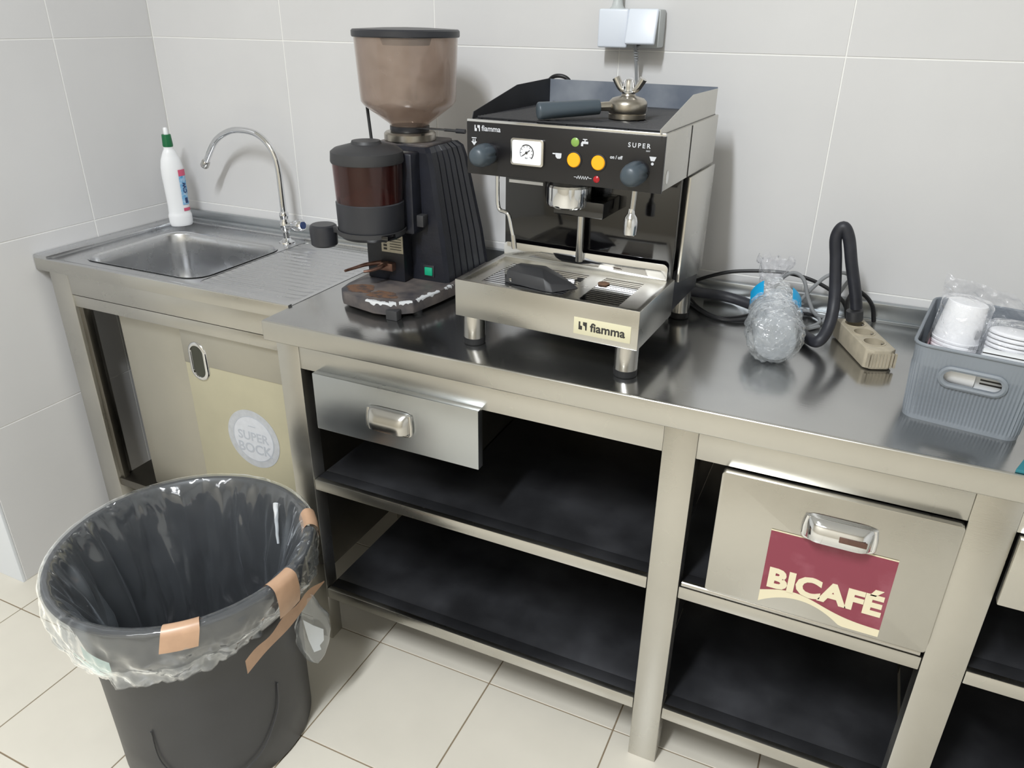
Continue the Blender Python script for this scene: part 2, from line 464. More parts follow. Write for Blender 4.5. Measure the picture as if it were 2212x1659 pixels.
MB().lathe([(0, H-0.166), (0.02, H-0.166), (0.03, H-0.1655), (0.034, H-0.167), (0.034, H-0.172)], 0.32, -0.306, 24).build('drain', m_chrome, sink, world=True)
def drain_fn(t, v):
    x = 0.536+0.298*t; y = -0.477+0.406*v
    e = min(1, max(0, min(t, 1-t)*14))*min(1, max(0, min(v, 1-v)*14))
    return Vector((x, y, H-0.0012+0.0014*math.sin(v*2*PI*17)*e+0.0012*(1-e)))
mb = MB(); mb.grid(drain_fn, 24, 230)
mb.build('drainboard_ridges', m_basin, sink, world=True)
mb = MB(); mb.box(0.012, SX1, -0.017, -0.003, H-0.01, 0.913, 0.002)
mb.box(0.012, SX1, -0.031, -0.017, H-0.01, 0.893, 0.003)
mb.build('backsplash', m_coolsteel, sink, world=True)
AP = -0.507
MB().box(0.104, 0.846, AP, AP+0.02, 0.792, H-0.03, 0.0015).build('apron', m_steel, sink, world=True)
MB().box(0.104, 0.846, AP+0.003, AP+0.025, 0.757, 0.7895, 0.0015).build('door_rail', m_steel, sink, world=True)
for x0, x1, y0, y1 in ((0.034, 0.104, AP, AP+0.05), (0.034, 0.104, -0.07, -0.02), (0.79, 0.843, -0.07, -0.02)):
    MB().box(x0, x1, y0, y1, 0.0, H-0.03, 0.002).build('leg', m_steel, sink, world=True)
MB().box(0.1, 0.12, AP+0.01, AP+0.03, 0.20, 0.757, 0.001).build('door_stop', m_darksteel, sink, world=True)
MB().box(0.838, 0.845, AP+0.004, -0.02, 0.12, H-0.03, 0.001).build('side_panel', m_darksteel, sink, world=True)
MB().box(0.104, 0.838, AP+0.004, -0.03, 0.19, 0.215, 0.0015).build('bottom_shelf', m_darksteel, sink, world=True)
d1 = MB().box(0.222, 0.52, AP+0.034, AP+0.046, 0.215, 0.757, 0.0015).build('door', m_doorgrey, sink, world=True)
d2 = MB().box(0.458, 0.837, AP+0.018, AP+0.030, 0.215, 0.757, 0.0015).build('door', m_doorveneer, sink, world=True, label='front sliding door with yellowed film and round sticker')
MB().box(0.458, 0.835, AP+0.0165, AP+0.019, 0.66, 0.757, 0.0008).build('door_top_band', m_doorgrey, sink, world=True)
DY = AP+0.018
# oval recessed pull
def pull(cx, cz, w2, h2, y, depth=0.012, lip=0.008, rot=0.0):
    def st(ax, az, k=20):
        P = []; rr = min(ax, az)
        for i in range(4*k):
            a = 2*PI*i/(4*k)
            x = math.cos(a)*rr; z = math.sin(a)*rr
            if az > ax: z += (az-ax)*(1 if math.sin(a) > 0 else -1)
            else: x += (ax-az)*(1 if math.cos(a) > 0 else -1)
            P.append((x, z))
        return P
    prof = [(lip, 0.0), (lip*0.9, -0.003), (lip*0.5, -0.0055), (0.0, -0.005), (-0.002, 0.0), (-0.003, depth)]
    def fn(t, v):
        q = v*(len(prof)-1); j = min(int(q+1e-6), len(prof)-2); g = q-j
        e = prof[j][0]*(1-g)+prof[j+1][0]*g; d = prof[j][1]*(1-g)+prof[j+1][1]*g
        P = st(w2+e, h2+e); i = int(round(t*len(P))) % len(P)
        return Vector((cx+P[i][0], y+d, cz+P[i][1]))
    return MB().grid(fn, 80, 6, closed_u=True)
hd = MB().box(0.509-0.017, 0.509+0.017, DY-0.0012, DY+0.001, 0.668-0.035, 0.668+0.035)
h_ = pull(0.507, 0.67, 0.021, 0.044, DY, depth=-0.0005, lip=0.010).build('handle', m_chrome, d2, world=True, angle=60)
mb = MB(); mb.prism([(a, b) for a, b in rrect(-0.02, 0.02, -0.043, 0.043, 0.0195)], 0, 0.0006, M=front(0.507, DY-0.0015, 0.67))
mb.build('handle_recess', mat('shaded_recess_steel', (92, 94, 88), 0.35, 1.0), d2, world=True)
# round drink sticker
mb = MB(); cxs, czs = 0.652, 0.478
mb.mi = 0; mb.lathe([(0, 0), (0.084, 0), (0.084, 0.0006), (0, 0.0006)], n=64, M=front(cxs, DY-0.0003, czs))
mb.mi = 1; mb.lathe([(0, 0.0006), (0.064, 0.0006), (0.064, 0.001), (0, 0.001)], n=64, M=front(cxs, DY-0.0003, czs))
mb.mi = 2
mb.lathe([(0.0645, 0.0006), (0.0665, 0.0006), (0.0665, 0.0011), (0.0645, 0.0011)], n=64, M=front(cxs, DY-0.0003, czs), closed=True)
mb.text('SUPER', 0.036, front(cxs, DY-0.0013, czs+0.006), bold=0.0006)
mb.text('BOCK', 0.040, front(cxs, DY-0.0013, czs-0.030), bold=0.0008)
mb.box(cxs-0.012, cxs+0.012, DY-0.0018, DY-0.001, czs+0.036, czs+0.0385)
mb.build('sticker', [m_stickerring, m_greysticker, m_faint], d2, world=True, label='round white and grey drink sticker')

# tangled cord on the cabinet floor, seen through the gap
tag(recenter(MB().tube([(0.15, -0.38, 0.224), (0.19, -0.33, 0.23), (0.25, -0.36, 0.224), (0.22, -0.28, 0.232), (0.16, -0.24, 0.224), (0.2, -0.2, 0.224)], 0.007).build('drain_hose', m_rubber), (0.19, -0.3, 0.217)),
    'black hose lying on the cabinet floor behind the open gap of the sliding doors', 'hose')

# ------------------------------------------------------------------ faucet
fc = thing('faucet', 'tall chrome swan-neck tap standing on the sink rim', 'faucet', (0.490, -0.092, H))
MB().lathe([(0, 0.0), (0.024, 0.0), (0.023, 0.004), (0.014, 0.009), (0.010, 0.014), (0.010, 0.03), (0.013, 0.034), (0.015, 0.045), (0.0155, 0.058), (0.012, 0.064), (0.011, 0.07), (0.013, 0.075), (0.0125, 0.084), (0.008, 0.09), (0, 0.09)], n=32).build('base', m_chrome, fc)
MB().tube([(0, 0, 0.085), (0, 0.0, 0.14), (-0.001, 0, 0.205), (-0.010, 0, 0.245), (-0.032, 0, 0.275), (-0.064, 0, 0.294), (-0.10, 0, 0.3), (-0.145, 0, 0.298), (-0.185, 0, 0.284), (-0.218, 0, 0.262), (-0.243, 0, 0.232), (-0.262, 0, 0.205)], 0.0085, n=16).build('spout', m_chrome, fc)
mb = MB(); mb.lathe([(0, 0), (0.011, 0), (0.0118, 0.003), (0.0118, 0.017), (0.010, 0.02), (0, 0.02)], n=20, M=T(-0.262, 0, 0.205) @ R(math.radians(180+36), 'Y'))
mb.build('aerator', m_satin, fc)
mb = MB(); mb.lathe([(0, 0), (0.009, 0), (0.010, 0.02), (0.014, 0.026), (0.017, 0.04), (0.0175, 0.052), (0.014, 0.058), (0, 0.058)], n=24, M=T(0.008, -0.002, 0.049) @ R(math.radians(82), 'Y') @ R(0.0, 'X'), flute=lambda i, n, z: -0.06 if (z > 0.024 and i % 4 == 0) else 0)
mb.build('handle', m_chrome, fc)
MB().lathe([(0, 0.0585), (0.010, 0.0585), (0.010, 0.0605), (0, 0.0605)], n=20, M=T(0.008, -0.002, 0.049) @ R(math.radians(82), 'Y')).build('handle_cap', m_navy, fc)

# ------------------------------------------------------------------ cleaner bottle
bt = thing('cleaner_bottle', 'white cleaner bottle with dark green cap in the back corner of the sink', 'bottle', (0.105, -0.108, H+0.011), 1.0)
def bot_fn(t, v):
    prof = [(0.0, 0.0), (0.030, 0.0), (0.033, 0.006), (0.0335, 0.03), (0.031, 0.038), (0.030, 0.06), (0.031, 0.11), (0.032, 0.15), (0.031, 0.17), (0.027, 0.192), (0.019, 0.212), (0.0135, 0.222), (0.013, 0.232), (0.0, 0.232)]
    q = v*(len(prof)-1); j = min(int(q+1e-6), len(prof)-2); g = q-j
    rr = prof[j][0]*(1-g)+prof[j+1][0]*g; z = prof[j][1]*(1-g)+prof[j+1][1]*g
    a = 2*PI*t; k = min(1.0, max(0.0, (0.232-z)/0.03)) if z > 0.2 else 1.0
    return Vector((rr*math.cos(a), rr*math.sin(a)*(1-0.28*k), z))
MB().grid(bot_fn, 40, 40, closed_u=True).build('body', m_white, bt, angle=50)
MB().lathe([(0, 0.228), (0.0135, 0.228), (0.0145, 0.232), (0.0125, 0.262), (0, 0.262)], n=28, flute=lambda i, n, z: -0.03*(i % 2)).build('cap', m_green, bt, angle=20)
MB().lathe([(0, 0.26), (0.0065, 0.26), (0.006, 0.278), (0.004, 0.281), (0, 0.281)], n=16).build('nozzle', m_white, bt)
def lab(z0, z1, a0, a1, off=0.0009):
    def fn(t, v):
        a = a0+(a1-a0)*t; z = z0+(z1-z0)*v
        base = 0.0305 if z < 0.1 else 0.0318
        base = 0.0325 if z > 0.14 else base
        return Vector(((base+off)*math.cos(a), (base+off)*math.sin(a)*0.735, z))
    return MB().grid(fn, 10, 8)
A0, A1 = -PI*0.40, -PI*0.12
for nm, z0, z1, mm, of in (('label_print', 0.062, 0.152, m_blue, .0009), ('label_print', 0.146, 0.164, m_pink, .0014), ('label_print', 0.044, 0.053, m_pink, .0014), ('label_print', 0.066, 0.082, m_navy, .0012)):
    lab(z0, z1, A0+(0.3 if mm is m_navy else 0), A1-(0.2 if mm is m_navy else 0), of).build(nm, mm, bt)
mb = MB(); aa = (A0+A1)/2
for k, ch in enumerate('WC'):
    mb.text(ch, 0.017, T(0.0336*math.cos(aa), 0.0336*0.735*math.sin(aa)-0.0006, 0.118-0.016*k) @ R(aa+PI/2-0.12, 'Z') @ R(PI/2, 'X') @ R(PI/2, 'Z'), bold=0.0004)
mb.build('lettering', m_navy, bt)

# ------------------------------------------------------------------ work table
tb = thing('work_table', 'long stainless steel work table with drawers and open shelves, under the coffee machine', 'table', (1.85, -0.3, 0))
BX0, BX1, BF = 0.8476, 2.92, -0.609
MB().box(BX0, BX1, BF+0.0035, -0.004, H-0.0445, H, 0.001, 3).build('worktop', m_top, tb, world=True)
MB().box(BX0-0.0005, BX1, BF, BF+0.008, H-0.045, H+0.0006, 0.0035, 4).build('front_edge', m_steel, tb, world=True)
mb = MB(); mb.box(BX0, BX1, -0.020, -0.003, H-0.005, 0.921, 0.002); mb.box(BX0, BX1, -0.026, -0.018, H-0.002, H+0.006, 0.002)
mb.build('backsplash', m_coolsteel, tb, world=True)
LY = -0.592
LEGS = [(0.866, 0.9254), (1.7241, 1.7845), (2.2056, 2.2708), (2.84, 2.90)]
for x0, x1 in LEGS:
    MB().box(x0, x1, LY, LY+0.042, 0, H-0.044, 0.0022).build('leg', m_steel, tb, world=True)
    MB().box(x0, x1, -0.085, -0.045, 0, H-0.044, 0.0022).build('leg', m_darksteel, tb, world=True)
for (a, b) in zip(LEGS, LEGS[1:]):
    x0, x1 = a[1], b[0]
    MB().box(x0, x1, LY+0.002, LY+0.02, 0.7755, H-0.044, 0.001).build('apron', m_steel, tb, world=True)
    for zt, th in ((0.4915, 0.028), (0.1665, 0.030)):
        mb = MB(); mb.mi = 0; mb.box(x0+0.001, x1-0.001, LY+0.006, LY+0.046, zt-0.006, zt-0.0008, 0.0005); mb.box(x0-(0.0295 if a is not LEGS[0] else -0.001), x1+0.0295, LY+0.0445, -0.044, zt-0.006, zt-0.0008, 0.0005)
        mb.mi = 1; mb.box(x0+0.001, x1-0.001, LY+0.001, LY+0.016, zt-th, zt, 0.002)
        mb.build('shelf', [m_shelf, m_steel], tb, world=True)
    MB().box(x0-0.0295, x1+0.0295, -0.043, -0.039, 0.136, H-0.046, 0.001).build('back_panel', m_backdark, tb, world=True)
    # underside rib of the worktop, back rail
    MB().box(x0, x1, -0.075, -0.055, 0.78, H-0.044, 0.001).build('back_rail', m_darksteel, tb, world=True)
def bow_handle(x0, x1, z0, z1, y, par, m):
    """cup pull: plate frame with a bulging hood over the finger space"""
    def fn(t, v):
        a = PI*(0.02+0.60*v)        # profile angle from top to lip
        xx = x0+(x1-x0)*t
        e = 1-abs(2*t-1)**7
        hgt = (z1-z0)
        zc = z0+hgt*0.35
        return Vector((xx, y-0.026*math.sin(a)*e, zc+(hgt*0.62)*math.cos(a)*(0.8+0.2*e)))
    mb = MB(); mb.grid(fn, 25, 10); 
    # side cheeks and lower frame
    mb.tube([(x0+0.004, y-0.004, z1-0.006), (x0+0.001, y-0.006, z0+0.016), (x0+0.012, y-0.006, z0+0.001), (x1-0.012, y-0.006, z0+0.001), (x1-0.001, y-0.006, z0+0.016), (x1-0.004, y-0.004, z1-0.006)], 0.0042, n=10, smooth=5)
    return mb.build('handle', m, par, world=True, angle=50)
# left drawer
dr = MB().box(0.968, 1.366, LY-0.016, LY+0.004, 0.647, 0.781, 0.002).build('drawer', m_coolsteel, tb, world=True)
mb = MB()
mb.box(0.985, 1.35, LY+0.004, -0.12, 0.66, 0.664); mb.box(0.985, 0.989, LY+0.004, -0.12, 0.66, 0.77); mb.box(1.346, 1.35, LY+0.004, -0.12, 0.66, 0.77); mb.box(0.985, 1.35, -0.124, -0.12, 0.66, 0.77)
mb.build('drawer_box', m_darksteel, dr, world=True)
bow_handle(1.108, 1.215, 0.688, 0.742, LY-0.016, dr, m_satin)
# coffee knock drawer with sign
mb = MB(); mb.prism(rrect(1.8345, 2.2035, 0.515, 0.7725, 0.006), 0, 0.018, bev=0.0012, M=T(0, LY+0.004, 0) @ R(PI/2, 'X'))
kd = mb.build('drawer', m_steel, tb, world=True, label='deep drawer with maroon and cream sign')
mb = MB()
mb.box(1.845, 2.195, LY+0.004, -0.12, 0.52, 0.524); mb.box(1.845, 1.849, LY+0.004, -0.12, 0.52, 0.76); mb.box(2.19, 2.194, LY+0.004, -0.12, 0.52, 0.76); mb.box(1.845, 2.194, -0.124, -0.12, 0.52, 0.76)
mb.build('drawer_box', m_darksteel, kd, world=True)
KY = LY-0.014
bow_handle(1.978, 2.089, 0.688, 0.737, KY, kd, m_chrome)
MB().box(2.034, 2.076, KY-0.0275, KY-0.0235, 0.707, 0.717, 0.001).build('handle_wear', m_brownwear, kd, world=True)
mb = MB(); mb.tube([(1.79, LY+0.004, 0.5), (2.2, LY+0.004, 0.5)], 0.006, n=12, smooth=1); mb.build('rail', m_satin, tb, world=True)
# sign
mb = MB(); sx0, sx1, sz0, sz1 = 1.9295, 2.1290, 0.5215, 0.6840
def curve_pts(fn, n=24): return [(sx0+(sx1-sx0)*i/n, fn(i/n)) for i in range(n+1)]
top_c = lambda t: sz0+(0.030 if t < 0.2 else 0.030+0.014*math.sin((t-0.2)/0.25*PI/2) if t < 0.45 else 0.044-0.030*((1-math.cos((t-0.45)/0.55*PI))/2))
top_c = lambda t: sz0+0.0155+0.0285*math.exp(-((t-0.27)/0.34)**2)
bot_c = lambda t: sz0+max(0.0, 0.030*(1-((t-0.33)/0.36)**2))
def band(fa, fb, mi, y, n=28):
    mb.mi = mi
    for i in range(n):
        x0 = sx0+(sx1-sx0)*i/n; x1 = sx0+(sx1-sx0)*(i+1)/n; t0, t1 = i/n, (i+1)/n
        if fb(t0)-fa(t0) < 1e-5 and fb(t1)-fa(t1) < 1e-5: continue
        vs = [mb.bm.verts.new(p) for p in ((x0, y, fa(t0)), (x1, y, fa(t1)), (x1, y, fb(t1)), (x0, y, fb(t0)))]
        fcx = mb.bm.faces.new(vs); fcx.material_index = mi
band(bot_c, lambda t: sz1, 1, KY-0.0012)       # cream backing down to the arch
band(top_c, lambda t: sz1-0.0025, 0, KY-0.0016)
mb.mi = 1
mb.text('BICAF\u00c9', 0.0555, front((sx0+sx1)/2+0.001, KY-0.002, 0.5825, 0.0), bold=0.0026, xs=1.06, ext=0.0006)
mb.mi = 0
mb.build('sign', [m_maroon, m_signcream], kd, world=True, label='maroon sign with cream lettering and swoosh')
# right drawer, half out of frame
dr3 = MB().box(2.275, 2.70, LY-0.014, LY+0.004, 0.648, 0.7735, 0.002).build('drawer', m_steel, tb, world=True)
bow_handle(2.43, 2.54, 0.688, 0.742, LY-0.014, dr3, m_satin)

# ------------------------------------------------------------------ espresso machine (local frame: u right, v back, z up)
em = thing('espresso_machine', 'black and steel single-group espresso machine standing on the work table', 'coffee machine', (1.282, -0.538, 0), -0.047)
W = 0.372
for (fu, fv) in ((0.027, 0.027), (W-0.027, 0.027), (0.027, 0.372), (W-0.027, 0.372)):
    o = MB().lathe([(0, H+0.014), (0.0215, H+0.014), (0.0215, 0.944), (0, 0.944)], fu, fv, 32).build('foot', m_satin, em)
    MB().lathe([(0, H), (0.0195, H), (0.0215, H+0.002), (0.022, H+0.014), (0, H+0.014)], fu, fv, 32).build('rubber_pad', m_rubber, o)
tray = MB().box(0, W, 0, 0.205, 0.942, 1.0155, 0.0015).build('drip_tray', m_steel, em)
c1 = MB().box(0.014, W-0.010, 0.008, 0.182, 1.010, 1.03)
c2 = MB().box(0.042, 0.212, 0.028, 0.168, 0.985, 1.03)
c3 = MB().box(0.246, 0.324, 0.022, 0.168, 0.985, 1.03)
cut(tray, [c1, c2, c3])
mb = MB()
for k in range(14):
    v = 0.033+k*0.0103; mb.box(0.041, 0.213, v-0.0034, v+0.0034, 1.005, 1.0095)
for k in range(15):
    v = 0.026+k*0.0101; mb.box(0.245, 0.325, v-0.0033, v+0.0033, 1.005, 1.0095)
mb.build('grate', m_chrome, tray)
MB().box(0.040, 0.214, 0.026, 0.17, 0.9835, 0.9848).build('tray_floor', m_black, tray)
MB().box(0.244, 0.326, 0.02, 0.17, 0.9835, 0.9848).build('tray_floor', m_black, tray)
MB().box(0.008, W-0.004, 0.205, 0.40, 0.945, 1.012, 0.002).build('chassis', m_dkplastic, em)
bp_ = rrect(0.006, 0.360, 1.008, 1.046, 0.010)
MB().prism(bp_, 0, 0.0025, bev=0.0004, M=T(0, 0.1925, 0) @ R(PI/2, 'X')).build('splash_plate', m_chrome, em)
MB().box(0.003, W-0.006, 0.2, 0.212, 1.012, 1.209, 0.001).build('back_panel', m_glossblack, em)
MB().box(0.02, W-0.02, 0.212, 0.395, 1.0, 1.209, 0.001).build('boiler_housing', m_black, em)
def side_panel(u0, u1):
    P = [(0.220, 1.006), (0.375, 0.982), (0.398, 0.992), (0.405, 1.205), (0.229, 1.205)]
    return MB().prism([(a, b) for a, b in P], u0, u1, bev=0.001, M=Matrix(((0, 0, 1, 0), (1, 0, 0, 0), (0, 1, 0, 0), (0, 0, 0, 1))))
side_panel(W-0.003, W+0.004).build('side_panel', m_doorgrey if False else m_steel, em)
side_panel(-0.004, 0.003).build('side_panel', m_steel, em)
# head
hd_ = MB().box(0.0015, W-0.0005, 0.058, 0.403, 1.208, 1.300, 0.0015)
hd_.build('head', m_steel, em)
MB().box(W-0.001, W+0.0006, 0.212, 0.2135, 1.209, 1.299).build('side_seam', m_black, em)
mb = MB(); mb.lathe([(0, 0), (0.009, 0), (0.009, 0.0008), (0, 0.0008)], n=24, M=T(W-0.0003, 0.082, 1.229) @ R(PI/2, 'Y') @ Matrix.Diagonal((1.25, 0.75, 1, 1)))
mb.build('side_sticker', m_white, em)
FP = 0.053
cp = MB().box(0, W+0.0005, FP, FP+0.006, 1.206, 1.298, 0.001).build('control_panel', m_panelblack, em)
MB().box(0.0, W, FP+0.001, FP+0.006, 1.2975, 1.3025, 0.0008).build('top_trim', m_chrome, em)
def F(uu, zz, y=FP, rot=0): return front(uu, y, zz, rot)
# knobs
for (uu, zz) in ((0.047, 1.245), (0.331, 1.2385)):
    k = MB().lathe([(0, 0), (0.0185, 0), (0.0185, 0.008), (0, 0.008)], n=32, M=F(uu, zz)).build('knob', m_dkplastic, cp)
    mb = MB(); mb.lathe([(0, 0.008), (0.0185, 0.008), (0.0198, 0.012), (0.0198, 0.028), (0.018, 0.040), (0.0155, 0.0475), (0.010, 0.0515), (0, 0.0525)], n=60,
             M=F(uu, zz), flute=lambda i, n, z: (-0.085 if (i % 10 in (0, 1) and z < 0.035) else 0))
    mb.build('grip', m_knob, k, angle=45)
# pressure gauge
g = MB().prism(rrect(-0.0325, 0.0325, -0.0235, 0.0235, 0.006), 0, 0.006, bev=0.0012, M=F(0.1252, 1.2538)).build('gauge', m_satin, cp)
mb = MB(); mb.mi = 0; mb.prism(rrect(-0.0285, 0.0285, -0.0200, 0.0200, 0.004), 0, 0.0003, M=F(0.1252, 1.2538, FP-0.0062))
mb.mi = 1
n = 30
for i in range(n):
    a0 = math.radians(215-260*i/n); a1 = math.radians(215-260*(i+1)/n-0.5)
    if i > 13: mb.mi = 1
    rr0, rr1 = 0.0125, 0.0142 if i > 9 else 0.0132
    P = [(rr*math.cos(a), rr*math.sin(a)) for a, rr in ((a0, rr0), (a0, rr1), (a1, rr1), (a1, rr0))]
    mb.prism(P, 0, 0.0002, M=F(0.1252, 1.2535, FP-0.0067))
for i in range(9):
    a = math.radians(215-260*i/8)
    mb.prism([(0.0095*math.cos(a)-0.0004*math.sin(a), 0.0095*math.sin(a)+0.0004*math.cos(a)), (0.0122*math.cos(a)-0.0004*math.sin(a), 0.0122*math.sin(a)+0.0004*math.cos(a)), (0.0122*math.cos(a)+0.0004*math.sin(a), 0.0122*math.sin(a)-0.0004*math.cos(a)), (0.0095*math.cos(a)+0.0004*math.sin(a), 0.0095*math.sin(a)-0.0004*math.cos(a))], 0, 0.0002, M=F(0.1252, 1.2535, FP-0.0067))
mb.box(-0.010, 0.008, -0.0006, 0.0006, 0, 0.0004, M=F(0.1252, 1.2535, FP-0.007, math.radians(35)))
mb.lathe([(0, 0), (0.0022, 0), (0.0022, 0.0008), (0, 0.0008)], n=16, M=F(0.1252, 1.2535, FP-0.007))
mb.text('bar', 0.0045, F(0.1252, 1.2445, FP-0.0067), ext=0.0001)
mb.build('dial', [m_glassface, m_ink], g)
# lamps and buttons
for uu, zz, rr, mm, nm in ((0.2145, 1.2775, 0.0075, m_greenlamp, 'pilot_lamp'), (0.257, 1.2192, 0.0058, m_red, 'pilot_lamp')):
    MB().lathe([(0, 0.003), (rr*0.6, 0.0027), (rr, 0.001), (rr, -0.001), (0, -0.001)], n=24, M=F(uu, zz)).build(nm, mm, cp)
for uu, zz in ((0.2135, 1.2478), (0.2585, 1.2470)):
    b_ = MB().lathe([(0.0128, 0), (0.0128, 0.0022), (0.0150, 0.0015), (0.0152, 0)], n=32, M=F(uu, zz), closed=True).build('button', m_rubber, cp)
    MB().lathe([(0, 0.0035), (0.011, 0.0032), (0.0125, 0.0015), (0.0125, 0), (0, 0)], n=32, M=F(uu, zz)).build('button_cap', m_orange, b_)
# printed marks
mb = MB(); Y = FP-0.0004
mb.text('fiamma', 0.0135, F(0.0505, 1.2875, Y), bold=0.00015, xs=1.0)
def logo(cx, cz, s, y):
    mb.prism([(-0.55*s, 0.5*s), (-0.35*s, 0.5*s), (-0.35*s, 0.0), (-0.1*s, -0.05*s), (-0.1*s, -0.5*s), (-0.55*s, -0.5*s)], 0, 0.0004, M=F(cx, cz, y))
    mb.prism([(0.0, 0.5*s), (0.5*s, 0.5*s), (0.5*s, -0.5*s), (0.32*s, -0.5*s), (0.28*s, 0.0), (0.0, 0.1*s)], 0, 0.0004, M=F(cx, cz, y))
logo(0.0225, 1.2875, 0.0105, Y)
mb.text('SUPER', 0.0105, F(0.3285, 1.2805, Y), bold=0.00015, space=1.45)
mb.text('test', 0.0045, F(0.344, 1.2735, Y), shear=0.3)
mb.text('on / off', 0.0078, F(0.290, 1.2585, Y), bold=0.0002, xs=0.95)
# tap icon
mb.prism([(-0.007, -0.005), (-0.003, -0.005), (-0.003, -0.001), (0.006, -0.001), (0.006, 0.003), (-0.005, 0.003), (-0.007, 0.0)], 0, 0.0004, M=F(0.2325, 1.277, Y))
mb.box(-0.001, 0.001, 0.003, 0.006, 0, 0.0004, M=F(0.2325, 1.277, Y)); mb.box(-0.004, 0.004, 0.0055, 0.007, 0, 0.0004, M=F(0.2325, 1.277, Y))
# cup icon
mb.prism([(-0.005, 0.0045), (0.007, 0.0045), (0.0065, -0.003), (0.004, -0.0048), (-0.001, -0.0048), (-0.004, -0.002)], 0, 0.0004, M=F(0.183, 1.2525, Y))
mb.box(-0.010, -0.004, 0.002, 0.0042, 0, 0.0004, M=F(0.183, 1.2525, Y))
# coil icon
zz_ = [(-0.016, 0), (-0.011, 0)]+[(-0.010+0.0022*i, 0.0028*(1 if i % 2 else -1)) for i in range(10)]+[(0.012, 0), (0.017, 0)]
for a, b in zip(zz_, zz_[1:]):
    d = Vector((b[0]-a[0], b[1]-a[1])); L_ = d.length; an = math.atan2(d.y, d.x)
    mb.box(0, L_, -0.0004, 0.0004, 0, 0.0004, M=F(0.231, 1.2197, Y) @ T(a[0], a[1], 0) @ R(an, 'Z'))
# steam icon left, water icon right
mb.prism([(-0.006, 0.0), (0, -0.007), (0.006, 0.0), (0.003, 0.0), (0.003, 0.004), (0.001, 0.004), (0.001, -0.001), (-0.001, -0.001), (-0.001, 0.004), (-0.003, 0.004), (-0.003, 0.0)], 0, 0.0004, M=F(0.0155, 1.264, Y))
mb.box(-0.005, 0.005, 0.0055, 0.007, 0, 0.0004, M=F(0.0155, 1.264, Y))
mb.prism([(-0.006, 0.006), (0.006, 0.006), (0.003, -0.001), (-0.003, -0.001)], 0, 0.0004, M=F(0.3535, 1.259, Y))
mb.lathe([(0, 0), (0.0024, 0), (0.0024, 0.0004), (0, 0.0004)], n=12, M=F(0.3535, 1.2535, Y))
mb.build('printed_marks', m_print, cp)['kind'] = 'stuff'
# top cup rack and guards
MB().box(0.006, W-0.006, 0.062, 0.398, 1.3, 1.3012).build('cup_tray', mat('grey_cup_tray', (112, 112, 114), 0.4, 0.5), em)
mb = MB()
for k in range(30):
    v = 0.070+k*0.0112; mb.tube([(0.014, v, 1.3043), (W-0.012, v, 1.3043)], 0.0022, n=8, smooth=1)
for k in range(7):
    uu = 0.02+k*0.056; mb.box(uu-0.0012, uu+0.0012, 0.068, 0.396, 1.3012, 1.3045)
mb.build('cup_rack', mat('black_rack_wire', (40, 40, 43), 0.25), em)
XZ = Matrix(((0, 0, 1, 0), (1, 0, 0, 0), (0, 1, 0, 0), (0, 0, 0, 1)))
MB().prism([(0.066, 1.30), (0.072, 1.313), (0.245, 1.348), (0.402, 1.352), (0.402, 1.30)], 0.003, 0.0045, M=XZ).build('guard', m_guardblack, em)
MB().prism([(0.046, 1.30), (0.044, 1.309), (0.222, 1.349), (0.396, 1.348), (0.396, 1.30)], W-0.008, W-0.0065, M=XZ).build('guard', m_steel, em)
MB().box(0.0045, W-0.008, 0.3995, 0.401, 1.30, 1.3505).build('guard', m_guard, em)
# group head
mb = MB(); mb.lathe([(0, 1.151), (0.036, 1.151), (0.040, 1.154), (0.0415, 1.158), (0.0415, 1.188), (0.039, 1.192), (0, 1.192)], 0.176, 0.125, 60, flute=lambda i, n, z: (-0.035 if i % 10 in (0,) and z > 1.155 else 0))
gh = mb.build('group_head', m_chrome, em, angle=30)
MB().lathe([(0.0, 1.191), (0.037, 1.191), (0.038, 1.208), (0, 1.208)], 0.176, 0.125, 40).build('group_collar', m_black, gh)
MB().box(0.15, 0.25, 0.115, 0.2, 1.135, 1.165, 0.003).build('group_neck', m_glossblack, em)
MB().tube([(0.180, 0.182, 1.03), (0.180, 0.182, 1.138)], 0.0075, n=20, smooth=1).build('drain_pipe', m_satin, em)
wd = MB().tube([(0.033, 0.11, 1.21), (0.033, 0.11, 1.17), (0.034, 0.11, 1.143), (0.039, 0.109, 1.131), (0.052, 0.108, 1.128), (0.060, 0.107, 1.122), (0.066, 0.106, 1.10), (0.071, 0.105, 1.082)], 0.004, n=12).build('steam_wand', m_chrome, em)
MB().tube([(0.0705, 0.105, 1.086), (0.0745, 0.104, 1.060)], 0.0052, n=14, smooth=1).build('wand_tip', m_satin, wd)
nzl = MB().tube([(0.312, 0.10, 1.21), (0.311, 0.10, 1.185), (0.3095, 0.10, 1.160)], 0.0048, n=14, smooth=1).build('water_spout', m_satin, em)
MB().lathe([(0, 1.118), (0.010, 1.118), (0.012, 1.120), (0.0128, 1.135), (0.0128, 1.143), (0.011, 1.151), (0.0065, 1.157), (0.0055, 1.166), (0, 1.166)], 0.3085, 0.10, 28).build('nozzle', m_chrome, nzl)
MB().box(0.012, 0.088, 0.1985, 0.2, 1.1665, 1.1725).build('label_strip', m_white, em)
mb = MB(); mb.mi = 0
mb.box(0.2505, 0.3585, -0.0012, 0.0002, 0.9535, 0.9850, 0.0003)
mb.mi = 1; Y = -0.0014
logo(0.2685, 0.9705, 0.015, Y)
mb.text('fiamma', 0.0225, F(0.3155, 0.9695, Y), bold=0.0005, xs=1.02)
mb.build('brand_sticker', [m_cream, m_ink], tray, label='cream sticker with dark lettering')

def emw(u_, v_, z_): return em.matrix_basis @ Vector((u_, v_, z_))
